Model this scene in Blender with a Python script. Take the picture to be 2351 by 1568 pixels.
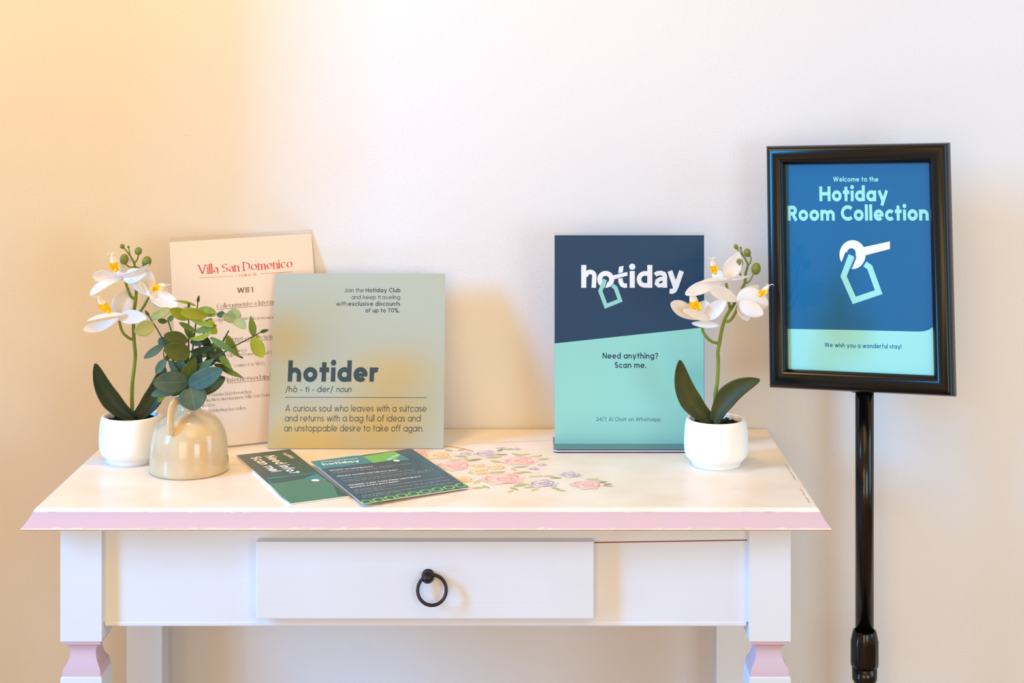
import bpy, bmesh, math, random
from mathutils import Vector, Matrix
random.seed(7)
SC = bpy.context.scene
COL = SC.collection
for _o in list(bpy.data.objects):
    bpy.data.objects.remove(_o)

# ------------------------------------------------------------------ camera, world, lights, exposure
T = 0.78                      # table top height (m); wall plane is Y = 0
CAM = Vector((0.0, -2.33, T + 0.539))
F = 3700.0                    # focal length in pixels of the 2351 x 1568 frame
cd = bpy.data.cameras.new('camera')
cam = bpy.data.objects.new('camera', cd)
COL.objects.link(cam)
cam.location = CAM
cam.rotation_euler = (math.radians(90), 0, 0)
cd.sensor_width = 36.0
cd.sensor_fit = 'HORIZONTAL'
cd.lens = F / 2351.0 * 36.0
cd.shift_x = -0.01042
cd.shift_y = -0.2790
cd.clip_start = 0.05
SC.camera = cam

SC.view_settings.view_transform = 'Standard'
SC.view_settings.look = 'None'
SC.view_settings.gamma = 1
SC.view_settings.use_curve_mapping = False
SC.view_settings.exposure = 0.09

W_ = bpy.data.worlds.new('world')
SC.world = W_
W_.use_nodes = True
bg = W_.node_tree.nodes['Background']
bg.inputs[0].default_value = (1.0, 0.645, 0.29, 1)
bg.inputs[1].default_value = 0.70


def area(name, loc, target, sx, sy, color, energy):
    l = bpy.data.lights.new(name, 'AREA')
    l.shape = 'RECTANGLE'
    l.size = sx
    l.size_y = sy
    l.color = color
    l.energy = energy
    o = bpy.data.objects.new(name, l)
    COL.objects.link(o)
    o.location = loc
    d = Vector(target) - Vector(loc)
    o.rotation_euler = d.to_track_quat('-Z', 'Y').to_euler()
    return o


# daylight from a window far to the left, in front of the wall
area('window_daylight', (-4.10, -2.28, 2.46), (-0.05, -0.10, 0.95), 0.70, 1.9, (0.02, 0.42, 0.98), 280)
# weaker cool fills, added to balance the light; no openings known there
area('right_wall_cool_fill', (1.75, -0.8, 1.15), (0.75, 0.0, 0.75), 0.6, 1.0, (0.22, 0.62, 1.0), 9.0)  # added fill that brightens the wall around the stand
area('front_right_cool_fill', (1.2, -2.6, 1.0), (0.3, -0.1, 0.7), 0.8, 0.8, (0.50, 0.82, 1.0), 13)  # added fill from the front right, lifts the right wall
area('low_left_cool_fill', (-1.7, -1.05, 0.30), (0.0, 0.0, 0.5), 0.4, 0.4, (0.14, 0.52, 1.0), 9.0)  # added low fill that cools the wall under the table
# warm ceiling lamp close to the wall, above the frame
area('ceiling_lamp', (-0.42, -0.34, 2.30), (-0.38, -0.06, 1.0), 0.22, 0.22, (1.0, 0.63, 0.26), 8.5)
# warm general ceiling light of the room, then an added warm fill
area('room_ceiling_light', (0.15, -1.9, 2.35), (-0.1, -0.1, 0.9), 1.2, 0.9, (1.0, 0.60, 0.22), 7.0)
area('warm_front_fill', (-0.9, -4.2, 1.3), (-0.1, -0.1, 0.8), 1.6, 1.6, (1.0, 0.68, 0.33), 34)  # added fill behind the camera, evens out the warm light


# ------------------------------------------------------------------ helpers
def lin(c):
    def f(v):
        v /= 255.0
        return v / 12.92 if v <= 0.04045 else ((v + 0.055) / 1.055) ** 2.4
    return (f(c[0]), f(c[1]), f(c[2]), 1.0)


def ray(px, py):
    return Vector(((px - 1200.0) / F, 1.0, -(py - 128.0) / F))


def P(px, py, Z):
    """point seen at pixel px,py at depth Z in front of the camera"""
    return CAM + ray(px, py) * Z


def onz(px, py, h=0.0):
    """point on the horizontal plane h above the table top"""
    Z = F * (0.539 - h) / (py - 128.0)
    return P(px, py, Z)


MATS = {}


def mat(name, col, rough=0.5, spec=0.5, noise=None, bump=None, metal=0.0, coat=0.0, sub=0.0, trans=0.0, ior=1.45,
        srgb=True):
    """noise = (scale, second colour, amount); bump = (scale, strength, distance)"""
    if name in MATS:
        return MATS[name]
    m = bpy.data.materials.new(name)
    m.use_nodes = True
    nt = m.node_tree
    b = nt.nodes['Principled BSDF']
    c = lin(col) if srgb else (*col, 1)
    b.inputs['Base Color'].default_value = c
    b.inputs['Roughness'].default_value = rough
    b.inputs['Specular IOR Level'].default_value = spec
    b.inputs['Metallic'].default_value = metal
    b.inputs['IOR'].default_value = ior
    b.inputs['Coat Weight'].default_value = coat
    b.inputs['Coat Roughness'].default_value = 0.06
    b.inputs['Transmission Weight'].default_value = trans
    b.inputs['Subsurface Weight'].default_value = sub
    b.inputs['Subsurface Radius'].default_value = (0.01, 0.008, 0.006)
    b.inputs['Subsurface Scale'].default_value = 0.3
    tc = nt.nodes.new('ShaderNodeTexCoord')
    if noise:
        n = nt.nodes.new('ShaderNodeTexNoise')
        n.inputs['Scale'].default_value = noise[0]
        n.inputs['Detail'].default_value = 4
        nt.links.new(tc.outputs['Object'], n.inputs['Vector'])
        r = nt.nodes.new('ShaderNodeMapRange')
        r.inputs[1].default_value = 0.35
        r.inputs[2].default_value = 0.72
        r.inputs[4].default_value = noise[2]
        nt.links.new(n.outputs['Fac'], r.inputs[0])
        mx = nt.nodes.new('ShaderNodeMix')
        mx.data_type = 'RGBA'
        mx.inputs[6].default_value = c
        mx.inputs[7].default_value = lin(noise[1])
        nt.links.new(r.outputs[0], mx.inputs[0])
        nt.links.new(mx.outputs[2], b.inputs['Base Color'])
    if bump:
        n = nt.nodes.new('ShaderNodeTexNoise')
        n.inputs['Scale'].default_value = bump[0]
        n.inputs['Detail'].default_value = 3
        if len(bump) > 3:
            mp = nt.nodes.new('ShaderNodeMapping')
            mp.inputs['Scale'].default_value = bump[3]
            nt.links.new(tc.outputs['Object'], mp.inputs[0])
            nt.links.new(mp.outputs[0], n.inputs['Vector'])
        else:
            nt.links.new(tc.outputs['Object'], n.inputs['Vector'])
        bp = nt.nodes.new('ShaderNodeBump')
        bp.inputs['Strength'].default_value = bump[1]
        bp.inputs['Distance'].default_value = bump[2]
        nt.links.new(n.outputs['Fac'], bp.inputs['Height'])
        nt.links.new(bp.outputs[0], b.inputs['Normal'])
    MATS[name] = m
    return m


def leafmat(name, c1, c2, rough=0.5, vein=(210, 220, 180), vamt=0.35, spec=0.3, back=0.12, rib=60.0, sides=True):
    """leaf: two tones mottled, a pale midrib and side veins drawn along the leaf's own UVs"""
    if name in MATS:
        return MATS[name]
    m = bpy.data.materials.new(name)
    m.use_nodes = True
    nt = m.node_tree
    b = nt.nodes['Principled BSDF']
    b.inputs['Roughness'].default_value = rough
    b.inputs['Specular IOR Level'].default_value = spec
    b.inputs['Transmission Weight'].default_value = 0
    tc = nt.nodes.new('ShaderNodeTexCoord')
    n = nt.nodes.new('ShaderNodeTexNoise')
    n.inputs['Scale'].default_value = 45
    n.inputs['Detail'].default_value = 4
    nt.links.new(tc.outputs['Object'], n.inputs['Vector'])
    mx = nt.nodes.new('ShaderNodeMix')
    mx.data_type = 'RGBA'
    mx.inputs[6].default_value = lin(c1)
    mx.inputs[7].default_value = lin(c2)
    r = nt.nodes.new('ShaderNodeMapRange')
    r.inputs[1].default_value = 0.35
    r.inputs[2].default_value = 0.65
    nt.links.new(n.outputs['Fac'], r.inputs[0])
    nt.links.new(r.outputs[0], mx.inputs[0])
    sp = nt.nodes.new('ShaderNodeSeparateXYZ')
    nt.links.new(tc.outputs['UV'], sp.inputs[0])

    def mth(op, a, bb=None):
        k = nt.nodes.new('ShaderNodeMath')
        k.operation = op
        for i, v in enumerate((a, bb)):
            if v is None:
                continue
            if isinstance(v, (int, float)):
                k.inputs[i].default_value = v
            else:
                nt.links.new(v, k.inputs[i])
        return k.outputs[0]
    av = mth('ABSOLUTE', mth('SUBTRACT', sp.outputs['Y'], 0.5))
    mid = mth('MAXIMUM', mth('SUBTRACT', 1.0, mth('MULTIPLY', av, rib)), 0.0)
    diag = mth('FRACT', mth('MULTIPLY', mth('SUBTRACT', sp.outputs['X'], mth('MULTIPLY', av, 0.7)), 7.0))
    side = mth('MULTIPLY', mth('MAXIMUM', mth('SUBTRACT', 1.0, mth('MULTIPLY', diag, 7.0)), 0.0), 0.28)
    v = mth('MULTIPLY', mth('MAXIMUM', mid, side) if sides else mid, vamt)
    m2 = nt.nodes.new('ShaderNodeMix')
    m2.data_type = 'RGBA'
    nt.links.new(v, m2.inputs[0])
    nt.links.new(mx.outputs[2], m2.inputs[6])
    m2.inputs[7].default_value = lin(vein)
    nt.links.new(m2.outputs[2], b.inputs['Base Color'])
    if back:
        tr = nt.nodes.new('ShaderNodeBsdfTranslucent')
        nt.links.new(m2.outputs[2], tr.inputs[0])
        ms = nt.nodes.new('ShaderNodeMixShader')
        ms.inputs[0].default_value = back
        nt.links.new(b.outputs[0], ms.inputs[1])
        nt.links.new(tr.outputs[0], ms.inputs[2])
        nt.links.new(ms.outputs[0], nt.nodes['Material Output'].inputs[0])
    MATS[name] = m
    return m


def clearmat(name, tint=(0.97, 0.98, 0.98), ior=1.49, rough=0.01, gloss=1.0):
    """thin clear plastic sheet: straight-through with a Fresnel reflection"""
    if name in MATS:
        return MATS[name]
    m = bpy.data.materials.new(name)
    m.use_nodes = True
    nt = m.node_tree
    nt.nodes.remove(nt.nodes['Principled BSDF'])
    tr = nt.nodes.new('ShaderNodeBsdfTransparent')
    tr.inputs[0].default_value = (*tint, 1)
    gl = nt.nodes.new('ShaderNodeBsdfGlossy')
    gl.inputs['Roughness'].default_value = rough
    fr = nt.nodes.new('ShaderNodeFresnel')
    fr.inputs[0].default_value = ior
    mu = nt.nodes.new('ShaderNodeMath')
    mu.operation = 'MULTIPLY'
    mu.inputs[1].default_value = gloss
    nt.links.new(fr.outputs[0], mu.inputs[0])
    ms = nt.nodes.new('ShaderNodeMixShader')
    ge = nt.nodes.new('ShaderNodeNewGeometry')
    inv = nt.nodes.new('ShaderNodeMath')
    inv.operation = 'SUBTRACT'
    inv.inputs[0].default_value = 1.0
    nt.links.new(ge.outputs['Backfacing'], inv.inputs[1])
    m3 = nt.nodes.new('ShaderNodeMath')
    m3.operation = 'MULTIPLY'
    nt.links.new(mu.outputs[0], m3.inputs[0])
    nt.links.new(inv.outputs[0], m3.inputs[1])
    nt.links.new(m3.outputs[0], ms.inputs[0])
    nt.links.new(tr.outputs[0], ms.inputs[1])
    nt.links.new(gl.outputs[0], ms.inputs[2])
    nt.links.new(ms.outputs[0], nt.nodes['Material Output'].inputs[0])
    MATS[name] = m
    return m


OFF = {}


def root(name, loc, label, cat, group=None):
    o = bpy.data.objects.new(name, None)
    COL.objects.link(o)
    o.location = loc
    o.empty_display_size = 0.05
    o['label'] = label
    o['category'] = cat
    if group:
        o['group'] = group
    OFF[o.name] = Vector(loc)
    return o


def obj(name, bm, mats, parent=None, smooth=False, label=None, solid=0.0):
    """link a bmesh built in world coordinates as one object (child of parent)"""
    off = OFF[parent.name] if parent else Vector((0, 0, 0))
    for v in bm.verts:
        v.co -= off
    me = bpy.data.meshes.new(name)
    bm.to_mesh(me)
    bm.free()
    if not isinstance(mats, (list, tuple)):
        mats = [mats]
    for m in mats:
        me.materials.append(m)
    if smooth:
        for p in me.polygons:
            p.use_smooth = True
    o = bpy.data.objects.new(name, me)
    COL.objects.link(o)
    if parent:
        o.parent = parent
    OFF[o.name] = off
    if label:
        o['label'] = label
    if solid:
        s = o.modifiers.new('solid', 'SOLIDIFY')
        s.thickness = solid
        s.offset = 0
    return o


def structure(name, bm, mats, smooth=False):
    o = obj(name, bm, mats, None, smooth)
    o['kind'] = 'structure'
    return o


def box(bm, x0, x1, y0, y1, z0, z1, mi=0, bev=0.0):
    vs = [bm.verts.new((x, y, z)) for x in (x0, x1) for y in (y0, y1) for z in (z0, z1)]
    fs = []
    for q in ((0, 1, 3, 2), (4, 6, 7, 5), (0, 4, 5, 1), (2, 3, 7, 6), (0, 2, 6, 4), (1, 5, 7, 3)):
        f = bm.faces.new([vs[i] for i in q])
        f.material_index = mi
        fs.append(f)
    if bev:
        es = list({e for f in fs for e in f.edges})
        bmesh.ops.bevel(bm, geom=es, offset=bev, segments=2, affect='EDGES', profile=0.5)


def slab(bm, corners, thick, mi=0, mi_side=None):
    """plate whose front face has the given corners (ccw seen from the front); thick goes backwards"""
    c = [Vector(p) for p in corners]
    n = (c[1] - c[0]).cross(c[2] - c[0]).normalized()
    a = [bm.verts.new(p) for p in c]
    b = [bm.verts.new(p - n * thick) for p in c]
    f = bm.faces.new(a)
    f.material_index = mi
    f = bm.faces.new(b[::-1])
    ms = mi if mi_side is None else mi_side
    f.material_index = ms
    k = len(c)
    for i in range(k):
        f = bm.faces.new([a[i], b[i], b[(i + 1) % k], a[(i + 1) % k]])
        f.material_index = ms


def lathe(bm, cx, cy, z0, prof, seg=64, mi=0, cap_bottom=True, cap_top=False):
    rings = []
    for r, z in prof:
        rings.append([bm.verts.new((cx + r * math.cos(2 * math.pi * i / seg), cy + r * math.sin(2 * math.pi * i / seg),
                                    z0 + z)) for i in range(seg)])
    for a, b in zip(rings, rings[1:]):
        for i in range(seg):
            f = bm.faces.new([a[i], a[(i + 1) % seg], b[(i + 1) % seg], b[i]])
            f.material_index = mi
    if cap_bottom:
        bm.faces.new(rings[0][::-1]).material_index = mi
    if cap_top:
        bm.faces.new(rings[-1]).material_index = mi


def squares(bm, cx, cy, prof, mi=None):
    """stack of square rings (half width, z)"""
    rings = []
    for r, z in prof:
        rings.append([bm.verts.new((cx + sx * r, cy + sy * r, z)) for sx, sy in ((-1, -1), (1, -1), (1, 1), (-1, 1))])
    for k, (a, b) in enumerate(zip(rings, rings[1:])):
        for i in range(4):
            f = bm.faces.new([a[i], b[i], b[(i + 1) % 4], a[(i + 1) % 4]])
            f.material_index = mi[k] if mi else 0
    bm.faces.new(rings[0])
    bm.faces.new(rings[-1][::-1])


def smooth_path(pts, n=6):
    pts = [Vector(p) for p in pts]
    if len(pts) < 3:
        return [pts[0].lerp(pts[-1], i / n) for i in range(n + 1)]
    q = [pts[0] * 2 - pts[1]] + pts + [pts[-1] * 2 - pts[-2]]
    out = []
    for i in range(1, len(q) - 2):
        p0, p1, p2, p3 = q[i - 1], q[i], q[i + 1], q[i + 2]
        for k in range(n):
            t = k / n
            out.append(0.5 * ((2 * p1) + (p2 - p0) * t + (2 * p0 - 5 * p1 + 4 * p2 - p3) * t * t +
                              (3 * p1 - p0 - 3 * p2 + p3) * t ** 3))
    out.append(pts[-1])
    return out


def tube(bm, pts, rad, seg=10, mi=0, n=6, closed=False, flat=1.0, wob=0.0):
    """rad: number or list (start..end); flat squashes the second axis"""
    p = smooth_path(pts, n) if not closed else [Vector(q) for q in pts]
    N = len(p)
    rings = []
    up = Vector((0.31, -0.9, 0.3))
    for i in range(N):
        a = p[(i - 1) % N] if (closed or i > 0) else p[i]
        b = p[(i + 1) % N] if (closed or i < N - 1) else p[i]
        t = (b - a).normalized()
        s = t.cross(up)
        if s.length < 1e-4:
            s = t.orthogonal()
        s.normalize()
        u = s.cross(t).normalized()
        up = u
        if isinstance(rad, (list, tuple)):
            f = i / max(1, N - 1) * (len(rad) - 1)
            k = min(int(f), len(rad) - 2)
            r = rad[k] + (rad[k + 1] - rad[k]) * (f - k)
        else:
            r = rad
        r *= 1 + wob * math.sin(i * 2.3)
        rings.append([bm.verts.new(p[i] + (s * math.cos(2 * math.pi * j / seg) + u * flat * math.sin(2 * math.pi * j / seg)) * r)
                      for j in range(seg)])
    for i in range(N if closed else N - 1):
        a, b = rings[i], rings[(i + 1) % N]
        for j in range(seg):
            f = bm.faces.new([a[j], a[(j + 1) % seg], b[(j + 1) % seg], b[j]])
            f.material_index = mi
    if not closed:
        bm.faces.new(rings[0][::-1]).material_index = mi
        bm.faces.new(rings[-1]).material_index = mi


def ellipsoid(bm, c, r, axis=(0, 0, 1), mi=0, seg=16, rings=10, grooves=0):
    ax = Vector(axis).normalized()
    q = Vector((0, 0, 1)).rotation_difference(ax)
    vs = []
    for i in range(rings + 1):
        th = math.pi * i / rings
        row = []
        for j in range(seg):
            ph = 2 * math.pi * j / seg
            k = 1.0
            if grooves:
                k = 1 - 0.22 * (0.5 + 0.5 * math.cos(grooves * ph)) ** 6
            d = Vector((r[0] * k * math.sin(th) * math.cos(ph), r[1] * k * math.sin(th) * math.sin(ph), r[2] * math.cos(th)))
            row.append(d)
        vs.append(row)
    top = bm.verts.new(Vector(c) + q @ vs[0][0])
    bot = bm.verts.new(Vector(c) + q @ vs[-1][0])
    R = [[bm.verts.new(Vector(c) + q @ d) for d in row] for row in vs[1:-1]]
    for j in range(seg):
        bm.faces.new([top, R[0][j], R[0][(j + 1) % seg]]).material_index = mi
        bm.faces.new([bot, R[-1][(j + 1) % seg], R[-1][j]]).material_index = mi
    for a, b in zip(R, R[1:]):
        for j in range(seg):
            bm.faces.new([a[j], b[j], b[(j + 1) % seg], a[(j + 1) % seg]]).material_index = mi


PROFILES = {
    'round': lambda u: math.sin(math.pi * min(1, u) ** 0.85) ** 0.55 if 0 < u < 1 else 0.0,
    'oval': lambda u: max(0.0, math.sin(math.pi * u)) ** 0.6,
    'tipwide': lambda u: (max(0.0, math.sin(math.pi * u ** 1.5))) ** 0.55,
    'lance': lambda u: max(0.0, math.sin(math.pi * u ** 0.8)) ** 0.9,
    'strap': lambda u: min(1.0, 0.55 + 1.1 * u) * max(0.0, 1 - u ** 3.2) ** 0.62,
}


def blade(bm, base, tip, width, bend=0.0, cup=0.15, roll=0.0, prof='oval', nu=14, nv=8, twist=0.0, side_bend=0.0,
          wave=0.0, nrm=None):
    """leaf or petal surface from base to tip; roll turns it about its own axis away from facing the camera"""
    uvl = bm.loops.layers.uv.verify()
    base = Vector(base)
    tip = Vector(tip)
    ax = tip - base
    L = ax.length
    ax.normalize()
    view = (CAM - base).normalized() if nrm is None else Vector(nrm).normalized()
    nr = (view - ax * view.dot(ax)).normalized()
    f = PROFILES[prof]
    grid = []
    for i in range(nu + 1):
        u = i / nu
        uu = 0.5 - 0.5 * math.cos(math.pi * u)
        rl = roll + twist * uu
        n2 = (Matrix.Rotation(rl, 3, ax) @ nr)
        sd = ax.cross(n2).normalized()
        c = base + ax * (L * uu) + n2 * (bend * L * 4 * uu * (1 - uu)) + sd * (side_bend * L * 4 * uu * (1 - uu))
        w = width * 0.5 * f(uu)
        row = []
        for j in range(nv + 1):
            v = j / nv * 2 - 1
            q = c + sd * (w * v) + n2 * (cup * w * (v * v) * 1.0 + wave * width * math.sin(uu * 9 + v * 2) * abs(v))
            row.append((bm.verts.new(q), (uu, (v + 1) / 2)))
        grid.append(row)
    for i in range(nu):
        for j in range(nv):
            q = [grid[i][j], grid[i + 1][j], grid[i + 1][j + 1], grid[i][j + 1]]
            fc = bm.faces.new([t[0] for t in q])
            for lp, t in zip(fc.loops, q):
                lp[uvl].uv = t[1]
    return grid


# ------------------------------------------------------------------ stroke lettering
def arc(cx, cy, rx, a0, a1, ry=None, step=14):
    ry = rx if ry is None else ry
    n = max(2, int(abs(a1 - a0) / step))
    return [(cx + rx * math.cos(math.radians(a0 + (a1 - a0) * i / n)), cy + ry * math.sin(math.radians(a0 + (a1 - a0) * i / n)))
            for i in range(n + 1)]


XH, CH, AH, DH = 0.5, 0.70, 0.745, -0.20


def glyph(c, w, serif=False, two=False):
    """strokes (centre lines), dots, serif places, width - in em units for stem width w"""
    h = w / 2
    X, C, A, D = XH, CH, AH, DH
    r = (X - w) / 2 + 0.012
    rx = r * (1.06 if not serif else 0.98)
    cx, cy = h + rx, X / 2
    Wd = 2 * rx + w
    ra = 0.172 if not serif else 0.15
    S, dots, sf = [], [], []
    full = arc(cx, cy, rx, 0, 360, r)
    if c == ' ':
        return [], [], [], 0.20
    if c in 'oò':
        S = [full]
        if c == 'ò':
            S.append([(cx - .12, A), (cx + .02, X + .09)])
        W = Wd
    elif c == 'a' and (serif or two):
        rr = 0.155 if serif else 0.165
        S = [arc(h + rr, X - h - .13, rr, 155, 0, .13) + [(h + 2 * rr, 0)],
             [(h + 2 * rr, .29), (h + rr * .9, .285)] + arc(h + rr * .9, (.285 + h) / 2, rr * .9, 90, 270, (.285 - h) / 2) + [(h + 2 * rr, .09)]]
        W = 2 * rr + w
    elif c == 'a':
        S = [full, [(h + 2 * rx, 0), (h + 2 * rx, X)]]
        W = Wd
    elif c == 'd':
        S = [full, [(h + 2 * rx, 0), (h + 2 * rx, A)]]
        W = Wd
        sf = [(h + 2 * rx - .03, A, .5)]
    elif c == 'q':
        S = [full, [(h + 2 * rx, D), (h + 2 * rx, X)]]
        W = Wd
    elif c == 'g':
        S = [full, [(h + 2 * rx, X), (h + 2 * rx, D + h + .12)] + arc(cx, D + h + .12, rx, 0, -150, .12)]
        W = Wd
    elif c == 'b':
        S = [full, [(h, 0), (h, A)]]
        W = Wd
        sf = [(h - .03, A, .5)]
    elif c == 'p':
        S = [full, [(h, D), (h, X)]]
        W = Wd
        sf = [(h, D, 1)]
    elif c == 'c':
        S = [arc(cx, cy, rx, 42, 318, r)]
        W = h + rx * 1.743 + h * .6
    elif c == 'e':
        S = [arc(cx, cy, rx, 2, 318, r), (max(.55, 1 - 2.6 * max(0, w - .06)), [(h, cy - .01), (h + 2 * rx + h * .9, cy - .01)])]
        W = Wd
    elif c in 'nhm':
        top = X if c != 'h' else A
        rm = ra if c != 'm' else ra * .92
        S = [[(h, 0), (h, top)], arc(h + rm, X - h - rm, rm, 180, 0) + [(h + 2 * rm, 0)]]
        W = 2 * rm + w
        sf = [(h, 0, 1), (h + 2 * rm, 0, 1), (h - .03, top, .5)]
        if c == 'm':
            S.append(arc(h + 3 * rm, X - h - rm, rm, 180, 0) + [(h + 4 * rm, 0)])
            W = 4 * rm + w
            sf.append((h + 4 * rm, 0, 1))
    elif c == 'u':
        S = [[(h, X), (h, h + ra)] + arc(h + ra, h + ra, ra, 180, 360), [(h + 2 * ra, X), (h + 2 * ra, 0)]]
        W = 2 * ra + w
    elif c == 'r':
        S = [[(h, 0), (h, X)], arc(h + .17, X - h - .17, .17, 180, 68)]
        W = .17 + w + .06
        sf = [(h, 0, 1)]
    elif c == 'i':
        S = [[(h, 0), (h, X)]]
        dots = [(h, X + .085 + h * .9, h * 1.25 if not serif else h)]
        W = w
        sf = [(h, 0, 1), (h - .03, X, .5)]
    elif c == 'l':
        S = [[(h, 0), (h, A)]]
        W = w
        sf = [(h, 0, 1), (h - .03, A, .5)]
    elif c == 't':
        S = [[(.09 + h, 0), (.09 + h, .68 if not serif else .6)], [(0, X - h), (.20 + w, X - h)]]
        W = .20 + w
        if serif:
            sf = [(.12 + h, 0, .7)]
    elif c == 'f':
        S = [[(.07 + h, 0), (.07 + h, A - h - .11)] + arc(.07 + h + .11, A - h - .11, .11, 180, 62)[1:], [(0, X - h), (.22 + h, X - h)]]
        W = .20 + w
        sf = [(.07 + h, 0, 1)]
    elif c == 'k':
        S = [[(h, 0), (h, A)], [(h, .19), (.33 + h, X)], [(h + .12, .29), (.35 + h, 0)]]
        W = .35 + w
        sf = [(h, 0, 1)]
    elif c == 's':
        q = (X - w) / 4
        k = q * 1.22
        S = [arc(h + k, X - h - q, k, 35, 270, q)[:-1] + arc(h + k, h + q, k, 90, -145, q)]
        W = 2 * k + w
    elif c == 'v':
        S = [[(h * .8, X), (.21 + h, 0)], [(.42 + h, X), (.21 + h, 0)]]
        W = .42 + w
    elif c == 'w':
        S = [[(h, X), (.16 + h, 0)], [(.32 + h, X), (.16 + h, 0)], [(.32 + h, X), (.48 + h, 0)], [(.64 + h, X), (.48 + h, 0)]]
        W = .64 + w
    elif c == 'x':
        S = [[(h, X), (.36 + h, 0)], [(.36 + h, X), (h, 0)]]
        W = .36 + w
    elif c == 'y':
        S = [[(h, X), (.21 + h, 0)], [(.42 + h, X), (.14 + h, D)]]
        W = .42 + w
    elif c == 'z':
        S = [[(0, X - h), (.36 + h, X - h)], [(.34 + h, X - h), (h, h)], [(0, h), (.38 + h, h)]]
        W = .38 + h
    elif c == 'A':
        S = [[(h, 0), (.29 + h, C)], [(.58 + h, 0), (.29 + h, C)], [(.12 + h, .2), (.46 + h, .2)]]
        W = .58 + w
        sf = [(h, 0, 1), (.58 + h, 0, 1)]
    elif c == 'C':
        S = [arc(h + .3, C / 2, .3, 45, 315, (C - w) / 2 + .01)]
        W = .52 + h * 1.4
    elif c in 'OQ0':
        k = .31 if c != '0' else .2
        S = [arc(h + k, C / 2, k, 0, 360, (C - w) / 2 + .01)]
        W = 2 * k + w
    elif c == 'D':
        S = [[(h, 0), (h, C)], [(h, C - h), (h + .16, C - h)] + arc(h + .16, C / 2, .33, 90, -90, C / 2 - h) + [(h, h)]]
        W = .49 + w
        sf = [(h, 0, 1), (h, C, 1)]
    elif c in 'EFL':
        S = [[(h, 0), (h, C)]]
        if c != 'F':
            S.append([(h, h), (.4 + h, h)])
        if c != 'L':
            S += [[(h, C - h), (.4 + h, C - h)], [(h, C / 2), (.35 + h, C / 2)]]
        W = .4 + h
        sf = [(h, 0, 1), (h, C, 1)]
    elif c in 'HN':
        S = [[(h, 0), (h, C)], [(.46 + h, 0), (.46 + h, C)], [(h, C / 2), (.46 + h, C / 2)] if c == 'H' else [(h, C), (.46 + h, 0)]]
        W = .46 + w
        sf = [(h, 0, 1), (.46 + h, C, 1), (h, C, 1)] + ([(.46 + h, 0, 1)] if c == 'H' else [])
    elif c == 'I':
        S = [[(h, 0), (h, C)]]
        W = w
        sf = [(h, 0, 1), (h, C, 1)]
    elif c == 'J':
        S = [[(.3 + h, C), (.3 + h, h + .15)] + arc(h + .15, h + .15, .15, 0, -160)]
        W = .3 + w
    elif c == 'M':
        S = [[(h, 0), (h, C)], [(.58 + h, 0), (.58 + h, C)], [(h, C), (.29 + h, .16)], [(.58 + h, C), (.29 + h, .16)]]
        W = .58 + w
    elif c in 'RPB':
        q = (C - w) / 4 + .01
        S = [[(h, 0), (h, C)], [(h, C - h), (.22 + h, C - h)] + arc(.22 + h, C - h - q, q, 90, -90) + [(h, C - h - 2 * q)]]
        if c == 'R':
            S.append([(.19 + h, C - h - 2 * q), (.40 + h, 0)])
        W = .38 + w
    elif c == 'S':
        q = (C - w) / 4
        k = q * 1.25
        S = [arc(h + k, C - h - q, k, 30, 270, q)[:-1] + arc(h + k, h + q, k, 90, -150, q)]
        W = 2 * k + w
    elif c == 'T':
        S = [[(.24 + h, 0), (.24 + h, C)], [(0, C - h), (.48 + w, C - h)]]
        W = .48 + w
    elif c == 'U':
        S = [[(h, C), (h, h + .22)] + arc(h + .22, h + .22, .22, 180, 360) + [(h + .44, C)]]
        W = .44 + w
    elif c == 'V':
        S = [[(h, C), (.28 + h, 0)], [(.56 + h, C), (.28 + h, 0)]]
        W = .56 + w
        sf = [(h, C, 1), (.56 + h, C, 1)]
    elif c == 'W':
        S = [[(h, C), (.21 + h, 0)], [(.42 + h, C), (.21 + h, 0)], [(.42 + h, C), (.63 + h, 0)], [(.84 + h, C), (.63 + h, 0)]]
        W = .84 + w
        sf = [(h, C, 1), (.84 + h, C, 1)]
    elif c == 'Y':
        S = [[(h, C), (.25 + h, .32)], [(.5 + h, C), (.25 + h, .32)], [(.25 + h, .36), (.25 + h, 0)]]
        W = .5 + w
    elif c == 'G':
        S = [arc(h + .3, C / 2, .3, 45, 345, (C - w) / 2 + .01), [(h + .3, C * .42), (h + .62, C * .42)]]
        W = .6 + w
    elif c == '2':
        S = [arc(h + .17, C - h - .18, .17, 165, -35, .18) + [(h, h)], [(0, h), (.36 + w, h)]]
        W = .36 + w
    elif c == '4':
        S = [[(.32 + h, 0), (.32 + h, C)], [(.32 + h, C), (h, .2)], [(h * .6, .2), (.44 + h, .2)]]
        W = .44 + w
    elif c == '6':
        S = [arc(h + .18, .2 + h * .4, .18, 0, 360, .2 - h * .6), [(h, .24)] + arc(h + .3, .3, .3, 175, 95, .36)]
        W = .36 + w
    elif c == '7':
        S = [[(0, C - h), (.36 + h, C - h)], [(.35 + h, C - h), (.10 + h, 0)]]
        W = .36 + w
    elif c == '%':
        S = [arc(h + .11, C - .13, .11, 0, 360, step=30), arc(h + .53, .13, .11, 0, 360, step=30), [(.14 + h, 0), (.5 + h, C)]]
        W = .64 + w
    elif c == '/':
        S = [[(0, -.08), (.26, A)]]
        W = .26
    elif c == '-':
        S = [[(0, .25), (.24, .25)]]
        W = .24
    elif c in '.,;':
        dots = [(h, h, h * 1.2)]
        if c == ';':
            dots.append((h, .36, h * 1.2))
        W = w
    elif c == '!':
        S = [[(h, .2), (h, C)]]
        dots = [(h, h, h * 1.2)]
        W = w
    elif c == '?':
        S = [arc(h + .15, C - h - .15, .15, 170, -60) + [(h + .15, .2)]]
        dots = [(h + .15, h, h * 1.2)]
        W = .3 + w
    else:
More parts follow.
